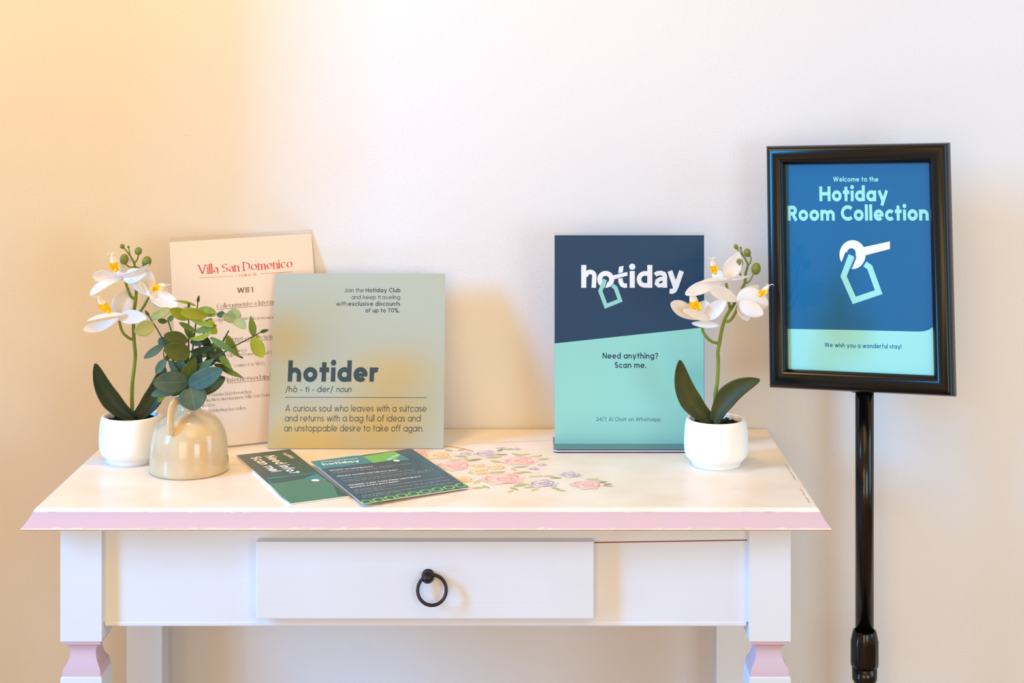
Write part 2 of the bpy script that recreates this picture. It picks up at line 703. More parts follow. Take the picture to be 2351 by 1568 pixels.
        S = [full]
        W = Wd
    return S, dots, sf, W


def thicken(pts, hw):
    p = [Vector(q) for q in pts]
    if len(p) > 2 and (p[0] - p[-1]).length < 1e-5:
        closed = True
        p = p[:-1]
    else:
        closed = False
    n = len(p)
    L, R = [], []
    for i in range(n):
        a = p[(i - 1) % n] if (closed or i > 0) else None
        b = p[(i + 1) % n] if (closed or i < n - 1) else None
        d1 = (p[i] - a).normalized() if a is not None and (p[i] - a).length > 1e-7 else None
        d2 = (b - p[i]).normalized() if b is not None and (b - p[i]).length > 1e-7 else None
        if d1 is None:
            d1 = d2
        if d2 is None:
            d2 = d1
        t = (d1 + d2)
        t = t.normalized() if t.length > 1e-5 else d1
        nn = Vector((-t.y, t.x))
        k = max(0.5, nn.dot(Vector((-d1.y, d1.x))))
        L.append(p[i] + nn * hw / k)
        R.append(p[i] - nn * hw / k)
    return L, R, closed


class Plane:
    """flat printed surface: origin o and unit axes u (reading direction), v (up)"""

    def __init__(s, o, u, v):
        s.o = Vector(o)
        s.u = Vector(u).normalized()
        v = Vector(v)
        s.v = (v - s.u * v.dot(s.u)).normalized()
        s.n = s.u.cross(s.v)

    def uv(s, px, py):
        d = ray(px, py)
        t = (s.o - CAM).dot(s.n) / d.dot(s.n)
        q = CAM + d * t - s.o
        return Vector((q.dot(s.u), q.dot(s.v)))

    def at(s, a, h=0.0):
        return s.o + s.u * a[0] + s.v * a[1] + s.n * h

    def px(s, px, py, h=0.0):
        return s.at(s.uv(px, py), h)


class Ink:
    def __init__(s, plane, h=0.00012):
        s.p, s.h, s.bm, s.k = plane, h, bmesh.new(), 0

    def poly(s, pts, mi=0, h=None):
        hh = s.h if h is None else h
        vs = [s.bm.verts.new(s.p.at(q, hh)) for q in pts]
        try:
            f = s.bm.faces.new(vs)
            f.material_index = mi
            f.normal_update()
            if f.normal.dot(s.p.n) < 0:
                f.normal_flip()
        except ValueError:
            pass

    def pxpoly(s, pts, mi=0, h=None):
        s.poly([s.p.uv(*q) for q in pts], mi, s.lift(h))

    def lift(s, h):
        if h is not None:
            return h
        s.k += 1
        return s.h + s.k * 1.2e-6

    def stroke(s, pts, hw, mi=0, h=None):
        h = s.lift(h)
        L, R, closed = thicken(pts, hw)
        n = len(L)
        for i in range(n if closed else n - 1):
            j = (i + 1) % n
            s.poly([R[i], R[j], L[j], L[i]], mi, h)

    def pxstroke(s, pts, wpx, mi=0, h=None, closed=False):
        q = [s.p.uv(*a) for a in pts]
        sc = (s.p.uv(pts[0][0] + 10, pts[0][1]) - s.p.uv(*pts[0])).length / 10
        if closed:
            q.append(q[0].copy())
        s.stroke(q, wpx * sc / 2, mi, h)

    def text(s, st, p0, p1, w, xh=None, serif=False, italic=0.0, mi=0, gap=None, two=False, up=None):
        """st set on the baseline from pixel p0 to p1; xh = x-height in pixels"""
        a, b = s.p.uv(*p0), s.p.uv(*p1)
        d = b - a
        Lw = d.length
        d.normalize()
        e = Vector((-d.y, d.x))
        gap = (0.085 if not serif else 0.07) if gap is None else gap
        items, x = [], 0.0
        for c in st:
            g = glyph(c, w, serif, two)
            items.append((x, g))
            x += g[3] + gap
        x -= gap
        sx = Lw / x
        sy = sx
        if xh:
            mid = ((p0[0] + p1[0]) / 2, (p0[1] + p1[1]) / 2)
            sc = (s.p.uv(mid[0], mid[1] + 10) - s.p.uv(*mid)).length / 10
            sy = xh * sc / XH
        def M(q, ox):
            return a + d * ((q[0] + ox + italic * q[1]) * sx) + e * (q[1] * sy)
        h0 = s.h
        lay = 0
        for ox, (S, dots, sf, W) in items:
            lay = 0
            for k in S:
                lay += 1
                kw_ = 1.0
                if isinstance(k, tuple):
                    kw_, k = k
                s.h = h0 + lay * 5e-6
                if serif:
                    nb = Vector((math.cos(.30), math.sin(.30))) * (w / 2)
                    for qi, (u, v) in enumerate(zip(k, k[1:])):
                        s.h = h0 + (lay * 24 + qi) * 6e-7
                        u, v = Vector(u), Vector(v)
                        q = [M(u - nb, ox), M(v - nb, ox), M(v + nb, ox), M(u + nb, ox)]
                        s.poly(q, mi)
                else:
                    L, R, closed = thicken(k, w / 2 * kw_)
                    n = len(L)
                    for i in range(n if closed else n - 1):
                        j = (i + 1) % n
                        s.poly([M(R[i], ox), M(R[j], ox), M(L[j], ox), M(L[i], ox)], mi)
            s.h = h0 + 4e-5
            for (x_, y_, r_) in dots:
                s.poly([M((x_ + r_ * math.cos(t * .5236), y_ + r_ * math.sin(t * .5236)), ox) for t in range(12)], mi)
            if serif:
                for (x_, y_, k_) in sf:
                    l_ = (w * .5 + .055) * k_
                    s.poly([M((x_ - l_, y_ - .016), ox), M((x_ + l_, y_ - .016), ox), M((x_ + l_, y_ + .016), ox), M((x_ - l_, y_ + .016), ox)], mi)
        s.h = h0

    def build(s, name, mats, parent, label=None):
        return obj(name, s.bm, mats, parent, label=label)


# ------------------------------------------------------------------ materials
M_wall = mat('wall_plaster', (229, 227, 226), rough=0.92, spec=0.15, bump=(330, 0.30, 0.0018))
M_white = mat('white_paint', (226, 230, 236), rough=0.45, spec=0.4, noise=(9, (222, 222, 222), 0.6), bump=(9, 0.12, 0.0016, (1.0, 1.0, 26.0)))
M_top = mat('worn_white_paint', (241, 236, 228), rough=0.32, spec=0.45, noise=(14, (228, 208, 184), 0.55), bump=(40, 0.12, 0.001))
M_pink = mat('pink_paint', (210, 184, 197), rough=0.4, spec=0.4, noise=(30, (212, 184, 192), 0.8), bump=(80, 0.2, 0.001))
M_chip = mat('bare_wood', (214, 180, 142), rough=0.7, noise=(60, (190, 145, 100), 0.8))
M_crack = mat('reddish_seam', (140, 70, 48), rough=0.8)
M_iron = mat('dark_iron', (46, 40, 40), rough=0.38, spec=0.5, metal=0.55, noise=(80, (70, 52, 44), 0.8))
M_pot = mat('matt_white_ceramic', (240, 240, 240), rough=0.5, spec=0.35)
M_soil = mat('black_soil', (16, 14, 16), rough=0.85, spec=0.3, noise=(300, (48, 40, 38), 0.7))
M_stem = mat('orchid_stem_green', (122, 138, 36), rough=0.5, noise=(60, (98, 112, 28), 0.9))
M_bud = mat('bud_green', (126, 128, 28), rough=0.45, noise=(70, (100, 108, 24), 0.9))
M_petal = leafmat('petal_white', (246, 242, 238), (242, 236, 230), rough=0.55, vein=(236, 226, 220), vamt=0.3, back=0.30)
M_lip = mat('lip_yellow', (252, 214, 24), rough=0.5, noise=(220, (244, 168, 10), 0.7))
M_lipw = mat('lip_white', (250, 236, 210), rough=0.5)
M_oleaf = leafmat('orchid_leaf_green', (56, 62, 22), (72, 72, 26), rough=0.5, vein=(88, 86, 40), vamt=0.30, spec=0.3, back=0.04, rib=16, sides=False)
M_oleaf2 = leafmat('orchid_leaf_deep_green', (34, 58, 36), (52, 62, 30), rough=0.42, vein=(76, 78, 44), vamt=0.3, spec=0.35, back=0.04, rib=16, sides=False)
M_vase = mat('glazed_stoneware', (214, 194, 160), rough=0.15, spec=0.55, coat=0.5, noise=(26, (204, 174, 128), 0.8))
M_ey = leafmat('eucalyptus_yellow_green', (178, 178, 48), (152, 160, 40), vein=(120, 140, 40), vamt=0.4, back=0.2)
M_eg = leafmat('eucalyptus_green', (120, 140, 44), (92, 122, 52), vein=(150, 165, 90), vamt=0.35, back=0.15)
M_eo = leafmat('eucalyptus_olive', (92, 104, 36), (72, 84, 30), vein=(134, 140, 84), vamt=0.4, back=0.08)
M_ed = leafmat('eucalyptus_dark', (58, 72, 36), (44, 56, 32), vein=(110, 124, 80), vamt=0.3, back=0.05)
M_et = leafmat('eucalyptus_teal', (62, 92, 80), (84, 104, 84), vein=(150, 172, 156), vamt=0.35, back=0.06)
M_eb = leafmat('eucalyptus_blue', (88, 126, 124), (78, 112, 100), vein=(150, 180, 172), vamt=0.3, back=0.08)
M_ep = leafmat('eucalyptus_pale', (192, 198, 130), (160, 182, 132), vein=(206, 216, 176), vamt=0.5, back=0.2)
M_twig = mat('twig_green_grey', (66, 78, 50), rough=0.6, noise=(60, (52, 62, 46), 0.8))
M_paper = mat('white_paper', (244, 232, 226), rough=0.75, spec=0.2)
M_clear = clearmat('clear_film', (0.975, 0.97, 0.955), gloss=1.0)
M_acryl = clearmat('clear_acrylic', (0.97, 0.985, 0.985), gloss=0.75)
M_edge = mat('acrylic_edge_dark', (34, 32, 62), rough=0.1, spec=0.6)
M_edgel = mat('acrylic_edge_light', (206, 208, 232), rough=0.15)
M_navy = mat('print_navy', (4, 62, 98), rough=0.35, spec=0.35)
M_mint = mat('print_mint', (150, 216, 208), rough=0.35, spec=0.35)
M_mint2 = mat('print_pale_mint', (160, 232, 226), rough=0.35, spec=0.35)
M_blue = mat('print_blue', (0, 104, 154), rough=0.35, spec=0.35)
M_inkw = mat('ink_white', (244, 244, 250), rough=0.4)
M_inkteal = mat('ink_dark_teal', (38, 66, 78), rough=0.5)
M_inknavy = mat('ink_navy', (22, 66, 100), rough=0.5)
M_inkslate = mat('ink_slate', (96, 128, 150), rough=0.5)
M_inkred = mat('ink_red', (206, 70, 84), rough=0.6)
M_inkbrown = mat('ink_brown', (112, 84, 74), rough=0.6)
M_frame = mat('black_anodised', (6, 6, 7), rough=0.24, spec=0.40, bump=(400, 0.03, 0.0005))
M_pole = mat('black_gloss_paint', (10, 10, 11), rough=0.16, spec=0.5)
M_bronze = mat('brochure_dark_green', (28, 80, 84), rough=0.22, spec=0.5)
M_fgreen = mat('brochure_mid_green', (60, 128, 108), rough=0.22, spec=0.5)
M_fteal = mat('brochure_teal', (30, 138, 152), rough=0.22, spec=0.5)
M_flime = mat('brochure_lime', (112, 196, 100), rough=0.22, spec=0.5)
M_fslate = mat('brochure_slate', (26, 80, 108), rough=0.2, spec=0.5)
M_floor = mat('floor_tiles', (170, 118, 74), rough=0.5, noise=(5, (150, 100, 62), 0.8))


def board_mat():
    m = bpy.data.materials.new('sage_and_ochre_print')
    m.use_nodes = True
    nt = m.node_tree
    b = nt.nodes['Principled BSDF']
    b.inputs['Roughness'].default_value = 0.33
    b.inputs['Specular IOR Level'].default_value = 0.45
    tc = nt.nodes.new('ShaderNodeTexCoord')
    # printed soft blobs of ochre on sage, placed in the board's own UV
    prev = None
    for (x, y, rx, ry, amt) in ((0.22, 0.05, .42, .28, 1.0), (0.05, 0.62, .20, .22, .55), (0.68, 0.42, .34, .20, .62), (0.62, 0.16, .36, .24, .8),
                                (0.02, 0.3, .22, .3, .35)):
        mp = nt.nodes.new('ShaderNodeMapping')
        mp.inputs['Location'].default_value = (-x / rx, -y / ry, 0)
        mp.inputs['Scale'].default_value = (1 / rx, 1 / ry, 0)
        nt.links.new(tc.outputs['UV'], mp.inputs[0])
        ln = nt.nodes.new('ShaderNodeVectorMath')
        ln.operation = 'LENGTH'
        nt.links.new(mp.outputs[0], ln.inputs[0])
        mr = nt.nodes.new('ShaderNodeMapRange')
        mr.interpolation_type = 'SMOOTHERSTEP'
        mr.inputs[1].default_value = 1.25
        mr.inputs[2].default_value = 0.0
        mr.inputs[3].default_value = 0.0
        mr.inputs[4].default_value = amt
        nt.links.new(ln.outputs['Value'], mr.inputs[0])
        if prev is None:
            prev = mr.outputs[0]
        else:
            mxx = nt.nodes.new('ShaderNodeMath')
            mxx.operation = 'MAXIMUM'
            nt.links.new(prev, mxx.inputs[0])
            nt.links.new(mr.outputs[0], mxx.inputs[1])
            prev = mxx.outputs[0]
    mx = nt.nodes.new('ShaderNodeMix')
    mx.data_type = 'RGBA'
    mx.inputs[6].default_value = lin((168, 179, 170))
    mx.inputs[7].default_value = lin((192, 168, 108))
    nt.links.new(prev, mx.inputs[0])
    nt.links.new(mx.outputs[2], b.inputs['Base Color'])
    n = nt.nodes.new('ShaderNodeTexNoise')
    n.inputs['Scale'].default_value = 330
    n.inputs['Detail'].default_value = 2
    nt.links.new(tc.outputs['Object'], n.inputs['Vector'])
    bp = nt.nodes.new('ShaderNodeBump')
    bp.inputs['Strength'].default_value = 0.15
    bp.inputs['Distance'].default_value = 0.0006
    nt.links.new(n.outputs['Fac'], bp.inputs['Height'])
    nt.links.new(bp.outputs[0], b.inputs['Normal'])
    return m


# ------------------------------------------------------------------ room shell
bm = bmesh.new()
box(bm, -0.97, 3.2, 0.0, 0.12, 0.0, 2.75)
# small dents and trowel ridges in the plaster
for pts in (((98, 331), (112, 328), (121, 325)), ((124, 321), (140, 312), (160, 308), (182, 306)), ((382, 309), (430, 308), (472, 306)),
            ((641, 306), (648, 322), (652, 330), (664, 329)), ((740, 232), (752, 230), (760, 228)), ((690, 312), (700, 306))):
    q = [P(x, y, 2.33) for x, y in pts]
    tube(bm, [a + Vector((0, 0.0012, 0)) for a in q], [0.0004, 0.0018, 0.0004], seg=6, n=3)
structure('wall_back', bm, M_wall)
bm = bmesh.new()
box(bm, -0.97, -0.85, -0.318, 0.0, 0.0, 2.75)
structure('wall_left', bm, M_wall)
bm = bmesh.new()
box(bm, -4.0, 3.2, -4.0, 0.12, -0.1, 0.0)
structure('floor', bm, M_floor)

# ------------------------------------------------------------------ console table
table = root('console_table', (-0.115, -0.2, 0), 'white painted console table with sloping pink edge, faded roses on top and one drawer', 'table')
YF, YB = -0.407, -0.003
XL, XR = -0.580, 0.351
bm = bmesh.new()
rings = []
for e, z in ((0, 0), (0.0016, -0.0012), (0.0034, -0.0042), (0.0050, -0.0075), (0.0075, -0.012), (0.0115, -0.0175), (0.0145, -0.0208), (0.0147, -0.0222),
             (0.0140, -0.0236), (0.004, -0.0240)):
    # gently uneven hand-sanded edge
    rings.append([bm.verts.new((x, y, T + z)) for x, y in ((XL - e, YF - e), (XR + e, YF - e), (XR + e, YB), (XL - e, YB))])
mi = [0, 0, 1, 1, 1, 1, 0, 2, 0]
for k, (a, b) in enumerate(zip(rings, rings[1:])):
    for i in range(4):
        f = bm.faces.new([a[i], b[i], b[(i + 1) % 4], a[(i + 1) % 4]])
        f.material_index = mi[k] if i != 2 else 0
bm.faces.new(rings[0])
bm.faces.new(rings[-1][::-1])
topbm = bm

# plank seams, worn edge patches and chips of the paint, kept with the top
pl = Plane((0, 0, T), (1, 0, 0), (0, 1, 0))
ik = Ink(pl, 0.00015)
ik.bm = topbm
for pts in (((527, 1067), (560, 1067.5)), ((186, 1066), (240, 1066), (262, 1067)), ((1090, 1018), (1190, 1014), (1268, 1011))):
    ik.pxstroke(pts, 1.0, 2)
for (x0, y0, x1, y1, w_) in ((1803, 1066, 1812, 1080, 2.6), (1813, 1082, 1826, 1102, 3.2), (1837, 1122, 1847, 1138, 3), (1849, 1141, 1858, 1154, 3.6)):
    ik.pxstroke(((x0, y0), ((x0 + x1) / 2 + 1, (y0 + y1) / 2 - 1), (x1, y1)), w_, 3)
for k in range(26):
    x, y = random.uniform(240, 1750), random.uniform(1060, 1150)
    if 880 < x < 1420 and y < 1135:
        continue
    ik.pxstroke(((x, y), (x + random.uniform(6, 26), y + random.uniform(-1.5, 1.5))), random.uniform(.5, 1.1), 4)
# ragged paint along the pink edge
for o_, v_, n_, up_ in (((0, YF - 0.0145, T - 0.0208), (0, 0.003, 0.0033), 46, 1), ((0, YF - 0.0034, T - 0.0042), (0, -0.0016, -0.0033), 40, 1)):
    o_ = Vector(o_)
    v_ = Vector(v_).normalized()
    n2_ = Vector((1, 0, 0)).cross(v_)
    if n2_.y > 0:
        n2_ = -n2_
    for k_ in range(n_):
        x_ = random.uniform(XL + .004, XR - .004)
        l_, h_ = random.uniform(.002, .014), random.uniform(.0003, .0011)
        f_ = topbm.faces.new([topbm.verts.new(o_ + Vector((x_ + a_ * l_, 0, 0)) + v_ * (b_ * h_) + n2_ * .00012)
                              for a_, b_ in ((-1, -.1), (-.5, .7), (0, 1), (.45, .6), (1, -.1))])
        f_.material_index = 0
obj('tabletop', topbm, [M_top, M_pink, M_chip, mat('worn_grey_brown', (196, 176, 158), rough=.6), mat('faint_grain', (226, 208, 190), rough=.5)], table)

YA = -2.33 + 1.956
bm = bmesh.new()
zt, zb = T - 0.0238, T - 0.1535
box(bm, -0.53, 0.296, YA, YA + 0.018, zb + 0.0055, zt)
obj('front_apron', bm, M_white, table)
bm = bmesh.new()
box(bm, -0.508, 0.272, YA - 0.0008, YA + 0.016, zb, zb + 0.0062, bev=0.0018)
obj('apron_moulding', bm, M_white, table)
bm = bmesh.new()
box(bm, 0.0865, 0.2725, YA - 0.0004, YA + 0.002, 0, 0.0013)
for v in bm.verts:
    px = v.co.x
    zz = lambda xx: CAM.z - (1247 - 6 * (xx - .0865) / .186 - 128) * 1.956 / F
    v.co.z += zz(px) + 0.0003 * math.sin(px * 300)
obj('apron_seam', bm, M_crack, table, label='thin reddish open seam along the apron')
for xa, xb in ((-0.551, -0.533), (0.299, 0.317)):
    bm = bmesh.new()
    box(bm, xa, xb, YA + 0.02, -0.045, zb, zt)
    obj('side_apron', bm, M_white, table)
bm = bmesh.new()
box(bm, -0.53, 0.296, -0.060, -0.042, zb, zt)
obj('back_apron', bm, M_white, table)


def zc(yc):
    return T - (((1400 + yc / 7.84) - 128) * 1.945 / F - 0.539)


k = 6.705e-5
LEG = [(372 * k, zc(572), 0), (345 * k, zc(586), 1), (338 * k, zc(592), 1), (338 * k, zc(600), 1), (345 * k, zc(618), 1), (336 * k, zc(642), 1), (300 * k, zc(652), 1),
       (272 * k, zc(675), 1), (252 * k, zc(705), 1), (238 * k, zc(745), 1), (231 * k, zc(790), 1), (231 * k, zc(840), 1), (238 * k, zc(890), 1),
       (255 * k, zc(945), 1), (282 * k, zc(1005), 1), (312 * k, zc(1055), 1), (328 * k, zc(1072), 1), (332 * k, zc(1084), 1), (342 * k, zc(1140), 1), (350 * k, zc(1195), 1),
       (346 * k, zc(1210), 1), (358 * k, zc(1216), 0), (372 * k, zc(1236), 0), (372 * k, zc(1600), 0), (330 * k, 0.25, 0), (290 * k, 0.02, 0), (290 * k, 0.0, 0)]
for cx in ((-0.5588 - 0.5074) / 2, (0.2723 + 0.3249) / 2):
    hw = 372 * k
    cy = -2.33 + 1.945 + hw
    prof = [(hw, T - 0.0238)] + [(a, b) for a, b, c in LEG]
    mi = [0] + [c for a, b, c in LEG][1:]
    bm = bmesh.new()
    squares(bm, cx, cy, prof, mi)
    o = obj('leg', bm, [M_white, M_pink], table, label='front leg with pink turned neck')
for cx in (-0.5295, 0.2960):
    bm = bmesh.new()
    box(bm, cx - .0250, cx + .0250, -2.33 + 2.255, -2.33 + 2.297, 0, T - 0.024, bev=0.001)
    obj('leg', bm, M_white, table)

bm = bmesh.new()
YD = -2.33 + 1.940
box(bm, -0.3209, 0.0860, YD, YA + 0.002, T - 0.1390, T - 0.0461, bev=0.0012)
drawer = obj('drawer', bm, M_white, table)
bm = bmesh.new()
kc = P(982, 1325, 1.932)
yk = YD
prof = [(0.0075, 0.0), (0.0078, 0.002), (0.0060, 0.003), (0.0070, 0.0045), (0.0076, 0.008), (0.0070, 0.011), (0.0052, 0.0125), (0.0048, 0.0140), (0.0030, 0.0158), (0.0004, 0.0163)]
lathe(bm, 0, 0, 0, prof, seg=28, cap_top=True)
for v in bm.verts:
    x, y, z = v.co
    v.co = Vector((kc.x + x, yk - z, kc.z + y))
obj('knob', bm, M_iron, drawer, True)
bm = bmesh.new()
rc = P(991.5, 1355.5, 1.928)
n = 48
tube(bm, [Vector((rc.x + 0.0171 * math.cos(2 * math.pi * i / n), yk - 0.0085 + 0.0035 * math.sin(2 * math.pi * i / n) - 0.002, rc.z + 0.0171 * math.sin(2 * math.pi * i / n))) for i in range(n)],
     0.0021, seg=12, closed=True)
obj('pull_ring', bm, M_iron, drawer, True)

# hand painted roses on the table top
PK = [mat('rose_pink_' + n_, c, rough=.35) for n_, c in (('light', (246, 220, 210)), ('mid', (240, 200, 194)), ('deep', (222, 156, 158)))]
PE = [mat('rose_peach_' + n_, c, rough=.35) for n_, c in (('light', (248, 228, 198)), ('mid', (242, 212, 170)), ('deep', (212, 168, 120)))]
LI = [mat('rose_lilac_' + n_, c, rough=.35) for n_, c in (('light', (232, 224, 230)), ('mid', (204, 198, 214)), ('deep', (150, 128, 150)))]
LF = [mat('painted_leaf_' + n_, c, rough=.35) for n_, c in (('light', (212, 212, 164)), ('mid', (186, 192, 138)), ('deep', (150, 154, 108)))]
RP = mat('painted_rope', (224, 174, 112), rough=.4)
ik = Ink(pl, 0.0002)
HH = [0.0002]


def nexth():
    HH[0] += 0.0000004
    return HH[0]


def blob(c, r, mi, ang=0, asp=0.7, n=16, wav=0.12):
    ph = random.random() * 6
    pts = []
    for i in range(n):
        t = 2 * math.pi * i / n
        rr = r * (1 + wav * math.sin(3 * t + ph) + wav * .5 * math.sin(5 * t + 2 * ph))
        x, y = rr * math.cos(t), rr * asp * math.sin(t)
        pts.append((c[0] + x * math.cos(ang) - y * math.sin(ang), c[1] + x * math.sin(ang) + y * math.cos(ang)))
    ik.poly(pts, mi, nexth())


def crescent(c, r, mi, a0, a1, w_):
    ik.stroke([(c[0] + r * math.cos(t), c[1] + r * math.sin(t)) for t in [a0 + (a1 - a0) * i / 7 for i in range(8)]], w_, mi, nexth())


def rose(px, py, rpx, pal):
    c = pl.uv(px, py)
    r = rpx * 1.12 * (onz(px, py) - onz(px + 1, py)).length
    b_ = pal * 3
    for i in range(6):
        t = i * 1.047 + random.random() * .5
        blob((c[0] + math.cos(t) * r * .55, c[1] + math.sin(t) * r * .55), r * .52, b_ + (i % 2), t, .8)
    for i in range(5):
        t = i * 1.257 + random.random()
        crescent((c[0] + math.cos(t) * r * .35, c[1] + math.sin(t) * r * .35), r * .42, b_ + (1 if i % 2 else 2), t - 1.0, t + 1.0, r * (.05 if i % 2 == 0 else .10))
    blob(c, r * .42, b_ + 1, random.random() * 3, .8)
    for i in range(4):
        t = i * 1.7 + random.random()
        crescent((c[0], c[1]), r * (.14 + .09 * i), b_ + 2, t, t + 1.9, r * .035)


def pleaf(px, py, lpx, ang, mi):
    c = pl.uv(px, py)
    r = lpx * (onz(px, py) - onz(px + 1, py)).length * .5
    pts = []
    r *= 1.3
    for i in range(9):
        u = i / 8
        pts.append((-r + 2 * r * u, r * .42 * math.sin(math.pi * u) ** .8))
    pts += [(-x, -y) for x, y in pts[1:-1]]
    ca, sa = math.cos(ang), math.sin(ang)
    ik.poly([(c[0] + x * ca - y * sa, c[1] + x * sa + y * ca) for x, y in pts], mi, nexth())
    ik.stroke([(c[0] - r * .9 * ca, c[1] - r * .9 * sa), (c[0] + r * .9 * ca, c[1] + r * .9 * sa)], r * .035, 11, nexth())


for (x, y, l_, a) in ((985, 1030, 26, .4), (1030, 1034, 22, 2.4), (1060, 1033, 20, .7), (1072, 1055, 30, 1.9), (1090, 1056, 30, .6), (1058, 1048, 26, 2.8), (1045, 1056, 24, 3.4), (1135, 1050, 30, .3), (1140, 1060, 28, 2.5),
                      (1152, 1044, 22, 3.2), (1170, 1031, 26, .2), (1148, 1034, 20, 1.2), (1200, 1044, 30, .5), (1185, 1043, 20, 2.6), (1228, 1048, 22, .2), (1248, 1054, 22, .3), (1240, 1046, 14, 1.2), (1215, 1062, 20, 2.8),
                      (1195, 1072, 28, .2), (1180, 1078, 22, 2.0), (1190, 1086, 26, .3), (1208, 1084, 22, 2.9), (1142, 1085, 34, .5), (1126, 1092, 34, 1.9), (1095, 1106, 30, 1.2), (1100, 1120, 26, .3), (1116, 1118, 22, 2.2),
                      (1180, 1122, 26, 2.2), (1196, 1114, 34, .6), (1172, 1128, 20, 1.0), (1215, 1119, 22, .2), (1228, 1124, 24, 1.0), (1275, 1121, 22, 2.4), (1288, 1126, 20, 2.7), (1225, 1094, 20, .3), (1240, 1093, 16, 1.2), (1260, 1093, 22, .2),
                      (1276, 1097, 22, 2.9), (1360, 1100, 26, .2), (1372, 1103, 22, 2.6), (1390, 1112, 26, .1), (1398, 1116, 18, 2.9), (1384, 1107, 20, .6), (1245, 1068, 16, .1), (1120, 1085, 24, 2.5), (940, 1032, 26, .2), (905, 1034, 24, 2.8)):
    pleaf(x, y, l_, a, 9 + random.choice((0, 0, 1, 1, 2)) if random.random() < .8 else 10)
for (x, y, r_, p_) in ((962, 1036, 30, 0), (915, 1038, 26, 0), (1004, 1046, 31, 1), (1040, 1069, 40, 0), (1060, 1101, 26, 1), (1117, 1041, 24, 2), (1070, 1042, 13, 2), (1150, 1029, 10, 2), (1184, 1031, 10, 2), (1194, 1058, 36, 0), (1226, 1076, 11, 2),
                       (1245, 1067, 9, 2), (1100, 1069, 15, 1), (1140, 1073, 20, 1), (1100, 1083, 25, 1), (1155, 1100, 46, 0), (1247, 1110, 30, 2), (1311, 1090, 22, 2), (1347, 1113, 34, 0)):
    rose(x, y, r_, p_)
rope = [(1016, 1024), (1030, 1025), (1045, 1027), (1060, 1029.5), (1075, 1033), (1088, 1037)]
ik.pxstroke(rope, 3.2, 12, nexth())
for i in range(14):
    x = 1018 + i * 5
    y = 1024 + (i / 13) ** 1.5 * 12
    ik.pxstroke(((x, y - 1.2), (x + 3, y + 1.6)), 1.0, 4 + 1, nexth())
ik.build('painted_roses', PK + PE + LI + LF + [RP], table, 'faded pink, peach and lilac roses painted on the top')

# ------------------------------------------------------------------ laminated wifi sheet
Zs = {'bl': (-0.465, 2.190, 0.0), 'br': (-0.2854, 2.277, 0.0), 'tl': (-0.4893, 2.242, 0.2880)}
bl = Vector((-0.4650, -2.33 + 2.186, T + 0.0008))
br = Vector((-0.2835, -2.33 + 2.2745, T + 0.0008))
tl = P(388, 545, 2.2385)
u_ = br - bl
v_ = tl - bl
shp = Plane(bl, u_, v_)
sheet = root('laminated_sheet', (bl + br) / 2, 'white laminated page with red heading leaning on the wall behind the vase', 'sign')
Ws, Hs = (shp.uv(717, 526).x), v_.dot(shp.v)
bm = bmesh.new()
sk = u_.length
c_tl = shp.uv(388, 545)
c_tr = shp.uv(717, 526)
c_br = Vector((c_tr.x + 0.004, 0.0))
c_bl = Vector((c_tl.x, 0.0))
slab(bm, [shp.at(c_bl, 0.0004), shp.at(c_br, 0.0004), shp.at(c_tr, 0.0004), shp.at(c_tl, 0.0004)], 0.0008)
obj('lamination_film', bm, M_clear, sheet, label='clear glossy film')
bm = bmesh.new()
q_tl, q_tr = shp.uv(389, 556), shp.uv(718, 536)
slab(bm, [shp.at((c_bl.x + .0005, 0.002), 0.0001), shp.at((c_br.x - .0045, 0.002), 0.0001), shp.at((c_tr.x - .002, q_tr.y), 0.0001), shp.at((c_tl.x + .0005, q_tl.y), 0.0001)], 0.0002)
page = obj('page', bm, M_paper, sheet)


def W6(x, y):
    return (380 + x / 3.015, 520 + y / 3.015)


ik = Ink(shp, 0.00022)
ik.text('Villa San Domenico', W6(228, 330), W6(880, 283), .105, xh=14.5, serif=True, gap=.055)
ik.text('Castiglioncello', W6(485, 349), W6(637, 338), .07, xh=4.6, serif=True)
ik.pxstroke((W6(232, 357), W6(470, 342)), .7)
ik.pxstroke((W6(655, 327), W6(882, 313)), .7)
ik.build('heading', M_inkred, page)
ik = Ink(shp, 0.00022)
ik.text('WIFI', W6(497, 460), W6(607, 453), .14, xh=8.2, serif=True, gap=.13)
for st, a, b, un in (('Collegamento a Internet', (355, 566), (778, 531), 1), ('Internet connection', (400, 797), (740, 775), 1), ('Internetverbindung', (427, 1077), (800, 1044), 1)):
    ik.text(st, W6(*a), W6(*b), .085, xh=7.2, serif=True)
    ik.pxstroke((W6(a[0], a[1] + 8), W6(b[0], b[1] + 8)), .8)
for st, a, b in (('aree in comune Domenico la password', (225, 660), (775, 637)), ('te', (375, 668), (388, 667)), ('collegamento', (162, 722), (300, 712)), ('in any area', (390, 877), (560, 865)), ('the Villa San Domenico and the', (375, 907), (765, 878)), ('connect to Wi-Fi.', (480, 972), (687, 956)),
                 ('Gemeinschaftsbereichen;', (300, 1177), (596, 1152)), ('im Netzwerknamen Villa San Domenico', (286, 1213), (790, 1168)), ('villa2026', (235, 1253), (343, 1246)), ('WLAN-Verbindung herstellen.', (196, 1294), (557, 1265))):
    ik.text(st, W6(*a), W6(*b), .075, xh=5.4, serif=True)
ik.build('body_text', M_inkbrown, page)

